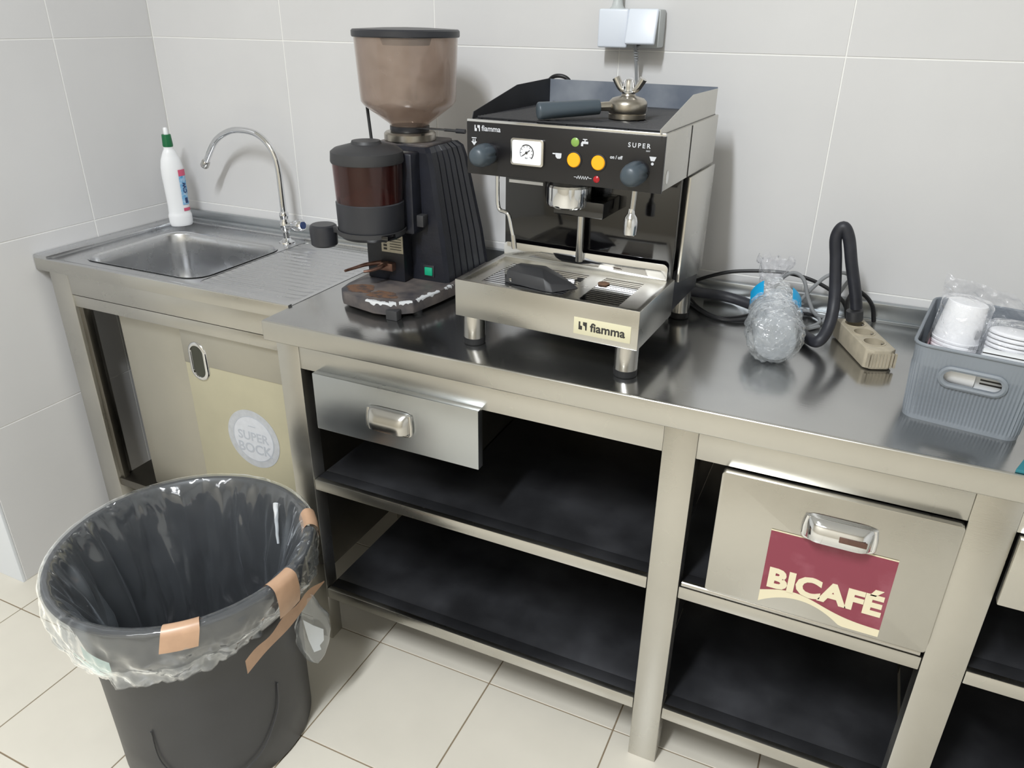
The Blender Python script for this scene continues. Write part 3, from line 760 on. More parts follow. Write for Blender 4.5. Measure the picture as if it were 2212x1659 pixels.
# black wedge-shaped scraper on the drip tray
mb = MB(); z0 = 0.0
Pb = [(0.084, 0.046), (0.178, 0.030), (0.191, 0.032), (0.224, 0.079), (0.186, 0.112), (0.142, 0.122), (0.088, 0.112)]
Pt = [(0.087, 0.050), (0.170, 0.038), (0.183, 0.040), (0.216, 0.078), (0.178, 0.100), (0.142, 0.108), (0.090, 0.102)]
b = bmesh.new()
zt_ = [0.024, 0.022, 0.014, 0.006, 0.014, 0.024, 0.024]
lo = [b.verts.new((x, y, 0.0)) for x, y in Pb]; hi = [b.verts.new((x, y, z)) for (x, y), z in zip(Pt, zt_)]
rg = b.verts.new((0.150, 0.073, 0.029)); rh = b.verts.new((0.095, 0.077, 0.029))
b.faces.new(lo[::-1]); n = 7
for i in range(n): b.faces.new((lo[i], lo[(i+1) % n], hi[(i+1) % n], hi[i]))
b.faces.new((hi[0], hi[1], rg, rh)); b.faces.new((hi[1], hi[2], rg)); b.faces.new((hi[2], hi[3], rg)); b.faces.new((hi[3], hi[4], rg)); b.faces.new((hi[4], hi[5], rg)); b.faces.new((hi[5], hi[6], rh, rg)); b.faces.new((hi[6], hi[0], rh))
bmesh.ops.recalc_face_normals(b, faces=b.faces)
bmesh.ops.bevel(b, geom=b.edges[:], offset=0.0015, segments=2, profile=0.5, affect='EDGES')
bmesh.ops.transform(b, matrix=T(-0.15, -0.075, 0), verts=b.verts)
mb._merge(b)
sc_ = thing('scraper', 'black plastic wedge-shaped gadget lying on the drip tray grate', 'tool', tuple(emw(0.15, 0.075, 1.0100)), -0.047)
mb.build('body', m_dkplastic2, sc_, angle=40)
mb = MB(); mb.box(-0.055, -0.050, -0.0328, -0.028, 0.004, 0.010, 0.0005); mb.build('stud', m_satin, sc_)
cr = MB().lathe([(0, 0), (0.010, 0), (0.0115, 0.0015), (0.009, 0.0032), (0, 0.0036)], n=18, flute=lambda i, n, z: 0.08*math.sin(i*1.7)).build('crumb', m_brownbit)
cr.location = emw(0.2555, 0.127, 1.0096); tag(cr, 'flat brown crumb lying between the slots of the drip tray', 'crumb')

# upturned portafilter on the cup rack
pf = thing('portafilter', 'upturned portafilter with grey handle and twin spout on top of the espresso machine', 'portafilter', tuple(emw(0.262, 0.172, 1.3066)), -0.047)
MB().lathe([(0, 0.0), (0.030, 0.0), (0.033, 0.002), (0.033, 0.009), (0.0318, 0.010), (0.0335, 0.012), (0.0345, 0.015), (0.0345, 0.026), (0.033, 0.030), (0.028, 0.035), (0.018, 0.038), (0.013, 0.0395), (0.012, 0.042), (0, 0.042)], n=48).build('basket_head', m_nickel, pf, angle=40)
mb = MB(); mb.lathe([(0, 0.041), (0.0105, 0.041), (0.0115, 0.043), (0.0115, 0.046), (0.010, 0.047), (0.0095, 0.049), (0.0105, 0.053), (0.0105, 0.060), (0.009, 0.066), (0.005, 0.069), (0, 0.0695)], n=28)
mb.build('nut', m_chrome, pf)
for s in (-1, 1):
    sp = MB().tube([(s*0.005, 0, 0.048), (s*0.011, 0, 0.049), (s*0.016, 0, 0.053), (s*0.021, 0, 0.061), (s*0.025, 0, 0.068)], lambda t: 0.0050+0.0022*t, n=14).build('spout', m_satin, pf)
hz = 0.018
ang = math.radians(219)
dx, dy = math.cos(ang), math.sin(ang)
nk = MB().tube([(dx*0.030, dy*0.030, 0.022), (dx*0.060, dy*0.060, 0.0215)], lambda t: 0.0085-0.0015*t, n=16, smooth=1).build('neck', m_nickel, pf)
MB().tube([(dx*0.053, dy*0.053, 0.0215), (dx*0.06, dy*0.06, 0.021), (dx*0.10, dy*0.10, 0.0185), (dx*0.14, dy*0.14, 0.0165), (dx*0.160, dy*0.160, 0.0155), (dx*0.166, dy*0.166, 0.0152)],
          lambda t: 0.0125+0.0028*t if t < 0.8 else (0.0148*math.sqrt(max(0.02, 1-((t-0.8)/0.2)**2))), n=24, smooth=8).build('handle', m_knob, pf, angle=60)

# ------------------------------------------------------------------ coffee grinder
gr = thing('coffee_grinder', 'black coffee grinder with smoky bean hopper, between the sink and espresso machine', 'coffee grinder', (1.012, -0.243, H), 0)
def gw(x, y): return (x-1.012, y+0.243)
def gz(z): return z-H
base_poly = [gw(*p) for p in ((0.925, -0.12), (0.928, -0.40), (0.936, -0.440), (0.957, -0.464), (1.050, -0.486), (1.088, -0.482), (1.128, -0.446), (1.144, -0.36), (1.152, -0.29), (1.150, -0.11))]
bs = MB().prism(base_poly, 0.008, 0.036, bev=0.003).build('base', m_grinderbase, gr)
for (x, y) in ((0.945, -0.15), (1.13, -0.15), (0.95, -0.42), (1.12, -0.42)):
    px, py = gw(x, y); MB().lathe([(0, 0), (0.012, 0), (0.012, 0.009), (0, 0.009)], px, py, 16).build('foot', m_rubber, bs)
px, py = gw(1.096, -0.486); MB().box(px-0.014, px+0.014, py, py+0.02, 0.0, 0.022, 0.002).build('front_foot', m_dkplastic2, bs)
# coffee powder and chipped paint
rng = random.Random(3)
mb = MB()
def blob(mb, cx, cy, z, rx, ry, seed, h=0.0012, n=26):
    b = bmesh.new(); c = b.verts.new((cx, cy, z+h)); ring = []
    for i in range(n):
        a = 2*PI*i/n; k = 1+0.35*nz(math.cos(a)*1.5+seed, math.sin(a)*1.5, seed*0.7)+0.12*nz(a*4, seed, 3)
        ring.append(b.verts.new((cx+rx*k*math.cos(a), cy+ry*k*math.sin(a), z)))
    for i in range(n): b.faces.new((c, ring[i], ring[(i+1) % n]))
    mb._merge(b)
x, y = gw(0.978, -0.425); blob(mb, x, y, 0.0364, 0.036, 0.026, 1.3, 0.0008)
x, y = gw(1.045, -0.440); blob(mb, x, y, 0.0364, 0.036, 0.022, 5.1, 0.0008)
mb.build('coffee_grounds', m_grounds, bs)
mb = MB()
edge = [gw(*p) for p in ((1.030, -0.4834), (1.050, -0.486), (1.088, -0.482), (1.128, -0.446), (1.144, -0.36), (1.151, -0.30))]
path = []
for a_, b_ in zip(edge, edge[1:]):
    d = Vector((b_[0]-a_[0], b_[1]-a_[1])); L_ = d.length; d.normalize(); k_ = max(2, int(L_/0.0015))
    for q_ in range(k_): path.append((a_[0]+d.x*L_*q_/k_, a_[1]+d.y*L_*q_/k_, -d.y, d.x))
b = bmesh.new(); prev = None
for q_, (x, y, nx, ny) in enumerate(path):
    wn = nz(q_*0.11, 2.3, 0)*0.010+nz(q_*0.45, 5.1, 0)*0.004+0.0035
    hn = max(0.0, nz(q_*0.17, 8.3, 0)*0.008+0.001)
    if wn < 0.0008: prev = None; continue
    row = [b.verts.new(p) for p in ((x+nx*(0.003+wn), y+ny*(0.003+wn), 0.0363), (x+nx*0.003, y+ny*0.003, 0.0363), (x+nx*0.0008, y+ny*0.0008, 0.0354), (x-nx*0.0003, y-ny*0.0003, 0.0330), (x-nx*0.0003, y-ny*0.0003, 0.0328-hn))]
    if prev:
        for m_i in range(4): b.faces.new((prev[m_i], prev[m_i+1], row[m_i+1], row[m_i]))
    prev = row
mb._merge(b)
mb.build('chipped_paint', m_chip, bs)
# body: ribbed flaring shell
def ribbed(x0, x1, y0, y1, z, nr=6, d=0.004):
    P = [(x0, y1), (x0, y0+0.008), (x0+0.008, y0), (x1-0.008, y0), (x1, y0+0.008)]
    L_ = (y1-y0-0.02)
    for k in range(nr):
        a = y0+0.012+L_*k/nr; s = L_/nr
        P += [(x1, a), (x1, a+s*0.78), (x1-d, a+s*0.84), (x1-d, a+s*0.96)]
    P += [(x1, y1)]
    for k in range(4):
        t = 0.9-0.8*k/3; xx = x0+(x1-x0)*t; P += [(xx+0.006, y1), (xx+0.005, y1-d), (xx-0.005, y1-d), (xx-0.006, y1)]
    return [(p[0], p[1], z) for p in P]
def gbox(x0, x1, y0, y1): a = gw(x0, y0); b2 = gw(x1, y1); return a[0], b2[0], a[1], b2[1]
levels = [ribbed(*gbox(0.928, 1.137, -0.308, -0.105), 0.034), ribbed(*gbox(0.930, 1.128, -0.308, -0.115), 0.12), ribbed(*gbox(0.938, 1.106, -0.312, -0.150), 0.30),
          ribbed(*gbox(0.942, 1.100, -0.310, -0.155), 0.322), ribbed(*gbox(0.952, 1.090, -0.300, -0.165), 0.332)]
b = bmesh.new(); VV = [[b.verts.new(p) for p in lv] for lv in levels]; n = len(VV[0])
for A_, B_ in zip(VV, VV[1:]):
    for i in range(n): b.faces.new((A_[i], A_[(i+1) % n], B_[(i+1) % n], B_[i]))
b.faces.new(VV[0][::-1]); b.faces.new(VV[-1]); bmesh.ops.recalc_face_normals(b, faces=b.faces)
mb = MB(); mb._merge(b); body = mb.build('body', m_grinder, gr, angle=25)
x0, x1, y0, y1 = gbox(0.955, 1.085, -0.298, -0.168)
MB().prism(rrect(x0, x1, y0, y1, 0.02), 0.330, 0.337, bev=0.001).build('top_plate', m_grinderbase, gr)
# column between dispenser and base
x0, x1, y0, y1 = gbox(0.945, 1.045, -0.345, -0.305)
MB().box(x0, x1, y0, y1, 0.036, 0.15, 0.004).build('front_column', m_grinder, gr)
# front spine beside dispenser
# collar and hopper
MB().lathe([(0, 0.336), (0.056, 0.336), (0.058, 0.339), (0.058, 0.352), (0.054, 0.356), (0.045, 0.357), (0, 0.357)], n=56, flute=lambda i, n, z: -0.012*(i % 2)).build('grind_ring', m_nickel, gr, angle=20)
hp = MB().lathe([(0.040, 0.358), (0.041, 0.366), (0.046, 0.374), (0.096, 0.410), (0.104, 0.420), (0.105, 0.432), (0.111, 0.552), (0.108, 0.552), (0.1025, 0.433), (0.1015, 0.422), (0.094, 0.413), (0.044, 0.378), (0.038, 0.366), (0.038, 0.358)], n=64, closed=True).build('hopper', m_hopper, gr, angle=40)
MB().lathe([(0, 0.548), (0.1135, 0.548), (0.115, 0.550), (0.115, 0.560), (0.112, 0.563), (0.05, 0.566), (0, 0.567)], n=64).build('hopper_lid', m_dkplastic, gr)
MB().lathe([(0, 0.532), (0.050, 0.532), (0.056, 0.548), (0, 0.548)], n=40).build('lid_plug', m_dkplastic2, gr)
MB().lathe([(0, 0.356), (0.042, 0.356), (0.044, 0.36), (0.044, 0.368), (0.041, 0.369), (0, 0.369)], n=40).build('hopper_neck', m_dkplastic, gr)
mb = MB(); mb.box(0.03, 0.105, -0.030, -0.016, 0.366, 0.3685, 0.0008, M=R(0.05, 'Z')); mb.tube([(0.10, -0.02, 0.367), (0.152, -0.022, 0.367)], 0.003, n=10, smooth=1)
mb.build('hopper_gate', m_dkplastic2, gr)
mb = MB(); mb.tube([(0.130, -0.022, 0.367), (0.152, -0.022, 0.367)], 0.0048, n=12, smooth=1); mb.build('gate_knob', m_dkplastic, gr)
# support rod at left of the hopper
MB().tube([(-0.070, -0.05, 0.335), (-0.098, -0.02, 0.415)], 0.0035, n=10, smooth=1).build('lever', m_rubber, gr)
# dispenser
dx0, dy0 = gw(0.992, -0.386)
dp = MB().lathe([(0, 0.147), (0.055, 0.147), (0.066, 0.150), (0.0705, 0.158), (0.072, 0.165), (0.0735, 0.226), (0.0715, 0.228), (0, 0.228)], dx0, dy0, 56).build('dispenser', m_dkplastic, gr)
MB().lathe([(0.0715, 0.227), (0.0745, 0.311), (0.0725, 0.311), (0.0695, 0.227)], dx0, dy0, 56, closed=True).build('window', m_window, dp)
MB().lathe([(0, 0.226), (0.060, 0.226), (0.05, 0.236), (0.03, 0.252), (0.0, 0.258)], dx0+0.004, dy0, 30, flute=lambda i, n, z: 0.1*math.sin(i*0.9)).build('coffee_powder', m_grounds, dp)
mb = MB()
for k in range(1): mb.box(-0.066, 0.066, -0.001, 0.001, 0.229, 0.30, M=T(dx0, dy0, 0) @ R(k*PI/3+0.3, 'Z'))
mb.build('dosing_vanes', m_dkplastic2, dp)
MB().lathe([(0, 0.352), (0.030, 0.352), (0.031, 0.349), (0.033, 0.346), (0.068, 0.337), (0.076, 0.331), (0.0775, 0.312), (0.0765, 0.309), (0, 0.309)], dx0, dy0, 56).build('dispenser_lid', m_dkplastic2, dp)
mb = MB(); mb.lathe([(0.0735, 0.158), (0.0755, 0.158), (0.0755, 0.168), (0.0735, 0.168)], dx0, dy0, 56, closed=True)
mb.build('band', m_dkplastic2, dp)
x, y = gw(1.053, -0.40); MB().box(x-0.02, x+0.012, y-0.035, y+0.02, 0.157, 0.166, 0.001, M=None).build('slot', m_glossblack, dp)
# side of the dispenser bracket
x0, x1, y0, y1 = gbox(0.96, 1.075, -0.345, -0.30)
MB().box(x0, x1, y0, y1, 0.15, 0.325, 0.006).build('bracket', m_grinder, gr)
# metal name plate under the dispenser
mb = MB(); mb.mi = 0; mb.box(-0.0285, 0.0285, -0.0008, 0.0008, -0.020, 0.020)
mb.mi = 1; mb.text('FAEMA', 0.010, T(-0.017, -0.0012, 0) @ R(PI/2, 'X') @ R(PI/2, 'Z'), bold=0.0004) if False else None
for k in range(5): mb.box(-0.006, 0.024, -0.0012, -0.0007, -0.013+0.006*k, -0.0115+0.006*k)
for k in range(4): mb.box(-0.023, -0.014, -0.0012, -0.0007, -0.015+0.008*k, -0.010+0.008*k)
bmesh.ops.transform(mb.bm, matrix=T(*gw(1.017, -0.3475), 0.124), verts=mb.bm.verts)
mb.build('name_plate', [m_plate, m_ink], gr)
# fork
mb = MB()
fz = 0.075
a0 = gw(1.0, -0.345)
mb.box(a0[0]-0.018, a0[0]+0.022, a0[1]-0.016, a0[1]+0.01, fz-0.012, fz+0.006, 0.001)
for s, L2_ in ((-1, 0.085), (1, 0.070)):
    mb.tube([(a0[0]+s*0.008-0.004, a0[1]-0.01, fz+0.004), (a0[0]+s*0.020-0.014, a0[1]-0.035, fz+0.003), (a0[0]+s*0.022-0.026, a0[1]-0.06, fz), (a0[0]+s*0.020-0.038, a0[1]-L2_, fz-0.002)], lambda t: 0.0055*(1-0.5*t), n=10)
mb.build('fork', mat('coffee_stained_steel', (150, 120, 108), 0.4, 0.8, col2=(110, 80, 68), vscale=40), gr)
# latch, switch
x, y = gw(1.075, -0.322); MB().box(x-0.020, x+0.016, y-0.010, y+0.012, 0.166, 0.192, 0.002).build('latch', m_dkplastic2, gr)
x, y = gw(1.050, -0.335); MB().lathe([(0, 0), (0.006, 0), (0.006, 0.006), (0, 0.006)], n=14, M=front(x, y, 0.172)).build('latch_screw', m_satin, gr)
x, y = gw(1.088, -0.3085); o = MB().box(x-0.014, x+0.014, y-0.002, y+0.004, 0.046, 0.074, 0.001).build('switch_frame', m_dkplastic, gr)
MB().box(x-0.010, x+0.010, y-0.005, y, 0.050, 0.069, 0.0015).build('switch', m_switch, o)
# fixed tamper on the left
x, y = gw(0.862, -0.39)
tp = MB().lathe([(0, 0.112), (0.026, 0.112), (0.030, 0.116), (0.0315, 0.150), (0.030, 0.158), (0.026, 0.161), (0, 0.161)], x, y, 36).build('tamper', m_dkplastic, gr)
MB().box(x+0.01, x+0.075, y-0.004, y+0.008, 0.145, 0.159, 0.003).build('tamper_arm', m_dkplastic2, tp)

# ------------------------------------------------------------------ wall socket box
sk = thing('wall_socket', 'white double wall socket with hinged covers, above the espresso machine', 'socket', (1.448, 0, 1.45))
MB().box(-0.070, 0.062, -0.048, -0.002, -0.037, 0.037, 0.004).build('housing', m_socketside, sk)
MB().box(-0.070, -0.0045, -0.058, -0.048, -0.038, 0.037, 0.004, 3).build('cover', m_socket, sk)
mb = MB(); mb.box(-0.033, 0.031, -0.005, 0.005, -0.070, 0.0, 0.0035, 3, M=T(0.028, -0.050, 0.037) @ R(-0.28, 'X'))
mb.build('cover', m_socket, sk, label='half-open hinged cover over the plug')
MB().lathe([(0, 0), (0.017, 0), (0.012, 0.006), (0.009, 0.02), (0.009, 0.045), (0, 0.045)], -0.040, -0.024, 20, M=T(0, 0, 0.037)).build('conduit', m_socketside, sk)
mb = MB(); mb.lathe([(0, 0), (0.016, 0), (0.017, 0.012), (0.012, 0.018), (0, 0.018)], n=20, M=front(0.020, -0.044, -0.016)); mb.build('plug_body', m_rubber, sk)
# cord from the socket down behind the machine
pc = thing('hanging_cable', 'grey power cord hanging from the wall socket behind the espresso machine', 'cord', (1.462, -0.03, 1.40))
MB().tube([(0.004, -0.035, 0.035), (0.001, -0.030, 0.018), (-0.001, -0.012, 0.0), (0.002, 0.0, -0.06), (0.004, 0.004, -0.14), (0.005, 0.006, -0.30), (0.02, 0.006, -0.42), (0.08, 0.004, -0.475), (0.18, -0.01, -0.49), (0.235, -0.03, -0.50)], 0.0034, n=10).build('cable', m_cordgrey, pc)
mb = MB()
for k in range(6): mb.lathe([(0.0034, 0), (0.0062-0.0003*k, 0.0008), (0.0062-0.0003*k, 0.003), (0.0034, 0.0038)], 0.000, -0.018+0.0022*k, 14, M=T(0, 0, 0.012-k*0.0052))
mb.build('strain_relief', m_cordgrey, pc)

# black loop behind machine guard
tag(recenter(MB().tube([(1.255, -0.04, 1.28), (1.262, -0.045, 1.335), (1.287, -0.05, 1.351), (1.315, -0.045, 1.338), (1.325, -0.04, 1.28), (1.33, -0.035, 1.05), (1.36, -0.04, 0.89)], 0.0045).build('cable', m_cordblack), (1.29, -0.04, 0.89)),
    'black cable arching up behind the left back corner of the espresso machine', 'cord')

# ------------------------------------------------------------------ hose, cables, power strip
HR = 0.0115
pts = [(1.60, -0.13, 0.925), (1.66, -0.105, 0.915), (1.72, -0.075, 0.905), (1.78, -0.085, 0.898), (1.84, -0.125, 0.893), (1.885, -0.175, 0.893), (1.915, -0.225, 0.894), (1.937, -0.248, 0.899), (1.950, -0.225, 0.925), (1.950, -0.195, 0.97),
       (1.938, -0.18, 1.045), (1.930, -0.18, 1.09), (1.939, -0.18, 1.112), (1.953, -0.18, 1.092), (1.968, -0.18, 1.04), (1.985, -0.175, 0.985), (1.993, -0.172, 0.953)]
hs = thing('thick_hose', 'thick black flexible hose looping high above the power strip', 'hose', (1.93, -0.18, H))
MB().tube([(a-1.93, b+0.18, c-H) for a, b, c in pts], HR, n=16).build('tube', m_hose, hs)
MB().tube([(1.991-1.93, 0.007, 0.068), (1.994-1.93, 0.008, 0.048)], 0.016, n=16, smooth=1).build('end_plug', m_dkplastic2, hs)
def cable(pts, rad, m, label, name='cable', group=None):
    o = MB().tube(pts, rad, n=10).build(name, m)
    p = (sum(a[0] for a in pts)/len(pts), sum(a[1] for a in pts)/len(pts), H)
    tag(recenter(o, p), label, 'cord', group); return o
cable([(1.62, -0.07, 0.90), (1.645, -0.05, 0.922), (1.705, -0.05, 0.950), (1.760, -0.05, 0.963), (1.832, -0.05, 0.970), (1.886, -0.05, 0.964), (1.932, -0.052, 0.948), (1.968, -0.06, 0.925), (1.99, -0.10, 0.892)], 0.0042, m_cordblack, 'thin black cable arching up against the wall between machine and power strip')
cable([(1.60, -0.06, 0.89), (1.645, -0.095, 0.8845), (1.69, -0.145, 0.8845), (1.735, -0.170, 0.8845), (1.79, -0.150, 0.8845), (1.85, -0.085, 0.8845), (1.90, -0.05, 0.8845), (1.93, -0.075, 0.8845)], 0.0036, m_cordblack, 'thin black cable lying in a flat curve on the table right of the machine')
cable([(1.64, -0.06, 0.8845), (1.68, -0.125, 0.8845), (1.73, -0.160, 0.8845), (1.78, -0.120, 0.8845), (1.785, -0.09, 0.888), (1.74, -0.045, 0.8845), (1.67, -0.04, 0.8845)], 0.0030, m_cordblack, 'second black cable loop on the table, just inside the flat curve')
cable([(1.80, -0.045, 0.8845), (1.83, -0.055, 0.95), (1.855, -0.06, 0.975), (1.88, -0.065, 0.965), (1.897, -0.07, 0.925), (1.918, -0.075, 0.895), (1.95, -0.06, 0.8845), (1.985, -0.04, 0.8845)], 0.0040, m_cordgrey, 'grey cable standing in a narrow arch behind the wrapped clear cups')
cable([(1.88, -0.20, 0.8845), (1.91, -0.145, 0.8845), (1.935, -0.085, 0.8845), (1.948, -0.05, 0.92), (1.965, -0.04, 0.96), (1.972, -0.04, 0.975), (1.955, -0.045, 0.985), (1.925, -0.05, 0.975), (1.90, -0.055, 0.945), (1.87, -0.06, 0.90), (1.84, -0.08, 0.8845)], 0.0040, m_cordgrey, 'grey cable coiled in a round loop behind the tall black hose')
cable([(1.93, -0.12, 0.8845), (1.895, -0.165, 0.8845), (1.93, -0.1, 0.888), (1.90, -0.035, 0.8845), (1.86, -0.04, 0.8845), (1.84, -0.045, 0.8845)], 0.0036, m_cordgrey, 'short grey cable end lying flat left of the power strip')
cable([(2.035, -0.035, 0.8845), (2.025, -0.04, 0.92), (2.005, -0.045, 0.943), (1.985, -0.05, 0.95), (1.975, -0.08, 0.93), (1.985, -0.11, 0.89)], 0.0045, m_cordblack, 'short black cable arching at the wall right of the tall hose')

ps = thing('power_strip', 'worn beige power strip with round sockets lying on the work table', 'power strip', (2.018, -0.222, H), 0.40)
PW, PL, PH = 0.028, 0.085, 0.040
pts = [(-PW, -PL+0.010), (-PW+0.012, -PL), (PW-0.012, -PL), (PW, -PL+0.010), (PW, PL), (-PW, PL)]
o = MB().prism(pts, 0.002, PH, bev=0.0025).build('housing', m_strip, ps)
cs = [MB().lathe([(0, PH-0.016), (0.0205, PH-0.016), (0.0205, PH+0.01), (0, PH+0.01)], 0, yy, 28) for yy in (-0.042, 0.008, 0.056)]
cut(o, cs)
for yy in (-0.042, 0.008, 0.056):
    q = MB().lathe([(0.0185, PH-0.0155), (0.0185, PH+0.001), (0.0215, PH+0.001), (0.0215, PH-0.0155)], 0, yy, 28, closed=True).build('socket_ring', m_strip, ps)
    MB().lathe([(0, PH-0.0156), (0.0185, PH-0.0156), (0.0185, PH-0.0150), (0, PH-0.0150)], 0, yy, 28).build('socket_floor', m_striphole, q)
    mb = MB()
    for s in (-1, 1): mb.box(-0.002+s*0.0165, 0.002+s*0.0165, yy-0.0025, yy+0.0025, PH-0.015, PH-0.002, 0.0005)
    mb.build('earth_clip', m_satin, q)
mb = MB()
for k in range(9): xx = -PW+0.003+k*0.0062; mb.box(xx, xx+0.0035, -PL-0.0012, -PL+0.004, 0.006, PH-0.006)
mb.build('grip_ribs', m_strip, ps)

# ------------------------------------------------------------------ clear cups in a crumpled bag
ax0 = Vector((1.866, -0.372, H+0.049)); axd = Vector((-0.16, 0.96, 0.10)).normalized()
rot = axd.to_track_quat('Z', 'Y').to_matrix().to_4x4()
def cup_mb(r0, r1, h):
    return MB().lathe([(0, 0.001), (r0, 0.001), (r0+0.001, 0.003), (r1, h-0.002), (r1+0.002, h), (r1+0.001, h+0.001), (r1-0.001, h-0.001), (r0-0.001, 0.004), (0, 0.002)], n=36)
cups = []
cup0 = thing('clear_cup', 'clear plastic cup at the front of the wrapped stack, its base facing the room', 'cup', tuple(ax0), 0, 'nested clear plastic cups in the crumpled bag')
cup0.rotation_euler = rot.to_euler()
cup_mb(0.037, 0.044, 0.085).build('body', m_clearcup, cup0)
words = ['second', 'third', 'fourth', 'fifth', 'rearmost']
for k in range(1, 6):
    c = cup0.copy(); COL.objects.link(c); c.location = ax0+axd*0.012*k
    c['label'] = '%s clear plastic cup from the front in the wrapped stack lying on its side' % words[k-1]
    for ch in list(cup0.children):
        d = ch.copy(); COL.objects.link(d); d.parent = c
bag = thing('plastic_bag', 'crumpled clear bag with blue labels wrapped round the lying cup stack', 'bag', tuple(ax0-Vector((0, 0, 0.049))))
Lb = 0.235
def bag_fn(t, v):
    a = 2*PI*t
    s = -0.012+v*(Lb+0.012)
    rr = 0.047+0.004*math.sin(v*5)
    if v < 0.06: rr *= math.sqrt(v/0.06)*0.96+0.04
    if v > 0.45: rr *= 1-0.30*((v-0.45)/0.55)
    if v > 0.9: rr *= max(0.15, 1-(v-0.9)*7)
    k = 1+0.16*nz(math.cos(a)*2.2+3, math.sin(a)*2.2, v*9)+0.10*nz(math.cos(a)*6, math.sin(a)*6, v*22)
    if v > 0.45: k += 0.3*nz(math.cos(a)*3, math.sin(a)*3, v*8+4)*(v-0.3)
    p = rot.to_3x3() @ Vector((rr*k*math.cos(a), rr*k*math.sin(a), s))
    p = p+Vector((0, 0, 0.049+0.012*v)); p.z = max(p.z, 0.0015)
    return p
MB().grid(bag_fn, 72, 60, closed_u=True).build('film', m_bag, bag, angle=180)
mb = MB()
def gather(t, v):
    a = 2*PI*t; rr = 0.006+0.034*v; k = 1+0.5*nz(math.cos(a)*3, math.sin(a)*3, v*3)
    return Vector((-0.055+rr*k*math.cos(a)*0.9+0.015*v, 0.235+rr*k*math.sin(a)*0.35, 0.07+0.075*v+0.012*nz(a*2, v*5, 1)))
mb.grid(gather, 48, 14, closed_u=True)
mb.build('gathered_neck', m_bagthin, bag, angle=180)
def tag_patch(a0, a1, s0, s1):
    def fn(t, v):
        a = a0+(a1-a0)*t; s = s0+(s1-s0)*v
        p = rot.to_3x3() @ Vector((0.0515*math.cos(a), 0.0515*math.sin(a), s))
        return p+Vector((0, 0, 0.049+0.012*v))
    return MB().grid(fn, 8, 6)
m_cyan = mat('cyan_label_print', (10, 160, 216), 0.35)
# ax of the local frame: find left and right sides
Rm = rot.to_3x3(); ex = Rm @ Vector((1, 0, 0)); ey = Rm @ Vector((0, 1, 0))
def ang_for(d):
    return math.atan2(d.dot(ey), d.dot(ex))
aL = ang_for(Vector((-0.9, -0.3, 0.75))); aR = ang_for(Vector((0.9, 0, 0.75)))
q = tag_patch(aL-0.35, aL+0.35, 0.115, 0.155).build('label', m_cyan, bag, label='cyan printed label')
q = tag_patch(aR-0.3, aR+0.3, 0.095, 0.135).build('label', m_cyan, bag, label='cyan printed label')

# ------------------------------------------------------------------ grey basket with cups
bk = thing('plastic_basket', 'blue-grey ribbed plastic basket full of cups at the right end of the work table', 'basket', (2.190, -0.362, H), -0.15)
BW, BD, BH = 0.180, 0.272, 0.130
def basket_fn(inner):
    def fn(t, v):
        z = v*BH
        sx = (BW/2)*(0.93+0.07*v); sy = (BD/2)*(0.95+0.05*v)
        if inner: sx -= 0.0025; sy -= 0.0025; z = 0.003+v*(BH-0.003)
        P = basket_fn.P; i = int(round(t*len(P))) % len(P)
        x, y, nx, ny, s = P[i]
        d = 0.0
        if not inner and 0.06 < v < 0.74 and abs(ny) > -1: d = 0.0011*math.sin(s*2*PI/0.0056)
        return Vector((x*sx+nx*d, y*sy+ny*d, z))
    return fn
P = []
base = rrect(-BW/2, BW/2, -BD/2, BD/2, 0.022, 8)
m_ = len(base); tot = 0; seq = []
for i in range(m_):
    a = Vector(base[i]); b2 = Vector(base[(i+1) % m_]); d = (b2-a); L_ = d.length
    if L_ < 1e-6: continue
    nrm = Vector((d.y, -d.x)).normalized()
    k = max(1, int(round(L_/0.0014)))
    for j in range(k):
        p = a+d*j/k; seq.append((p.x/(BW/2), p.y/(BD/2), nrm.x, nrm.y, tot+L_*j/k))
    tot += L_
basket_fn.P = seq
mb = MB(); b = bmesh.new()
NV = [0, 0.02, 0.05, 0.075, 0.3, 0.5, 0.72, 0.76, 1.0]
fo, fi = basket_fn(False), basket_fn(True); n = len(seq)
VO = [[b.verts.new(fo(i/n, v)) for i in range(n)] for v in NV]; VI = [[b.verts.new(fi(i/n, v)) for i in range(n)] for v in (1.0, 0.0)]
rows = VO+VI
for A_, B_ in zip(rows, rows[1:]):
    for i in range(n): b.faces.new((A_[i], A_[(i+1) % n], B_[(i+1) % n], B_[i]))
b.faces.new(rows[0][::-1]); b.faces.new(rows[-1]); bmesh.ops.recalc_face_normals(b, faces=b.faces)
mb._merge(b); shell = mb.build('shell', m_crate, bk, angle=40)
hz0 = 0.0865
hole = rrect(-0.040, 0.040, -0.0115, 0.0115, 0.0113, 8)
cut(shell, [MB().prism(hole, -0.03, 0.03, M=T(0.002, -BD/2, hz0) @ R(PI/2, 'X'))], angle=40)
ring_o = rrect(-0.048, 0.048, -0.0185, 0.0185, 0.018, 8)
mb = MB(); b = bmesh.new(); Mx = T(0.002, -BD/2*0.988, hz0) @ R(PI/2+0.04, 'X')
n = len(hole)
layers = [[b.verts.new((x, y, z)) for x, y in pp] for pp, z in ((hole, -0.004), (hole, 0.003), (rrect(-0.0445, 0.0445, -0.015, 0.015, 0.0148, 8), 0.0045), (ring_o, 0.0025), (ring_o, -0.003))]
for A_, B_ in zip(layers, layers[1:]):
    for i in range(n): b.faces.new((A_[i], A_[(i+1) % n], B_[(i+1) % n], B_[i]))
bmesh.ops.recalc_face_normals(b, faces=b.faces); mb._merge(b, Mx); mb.build('handle_rim', m_crate, bk)
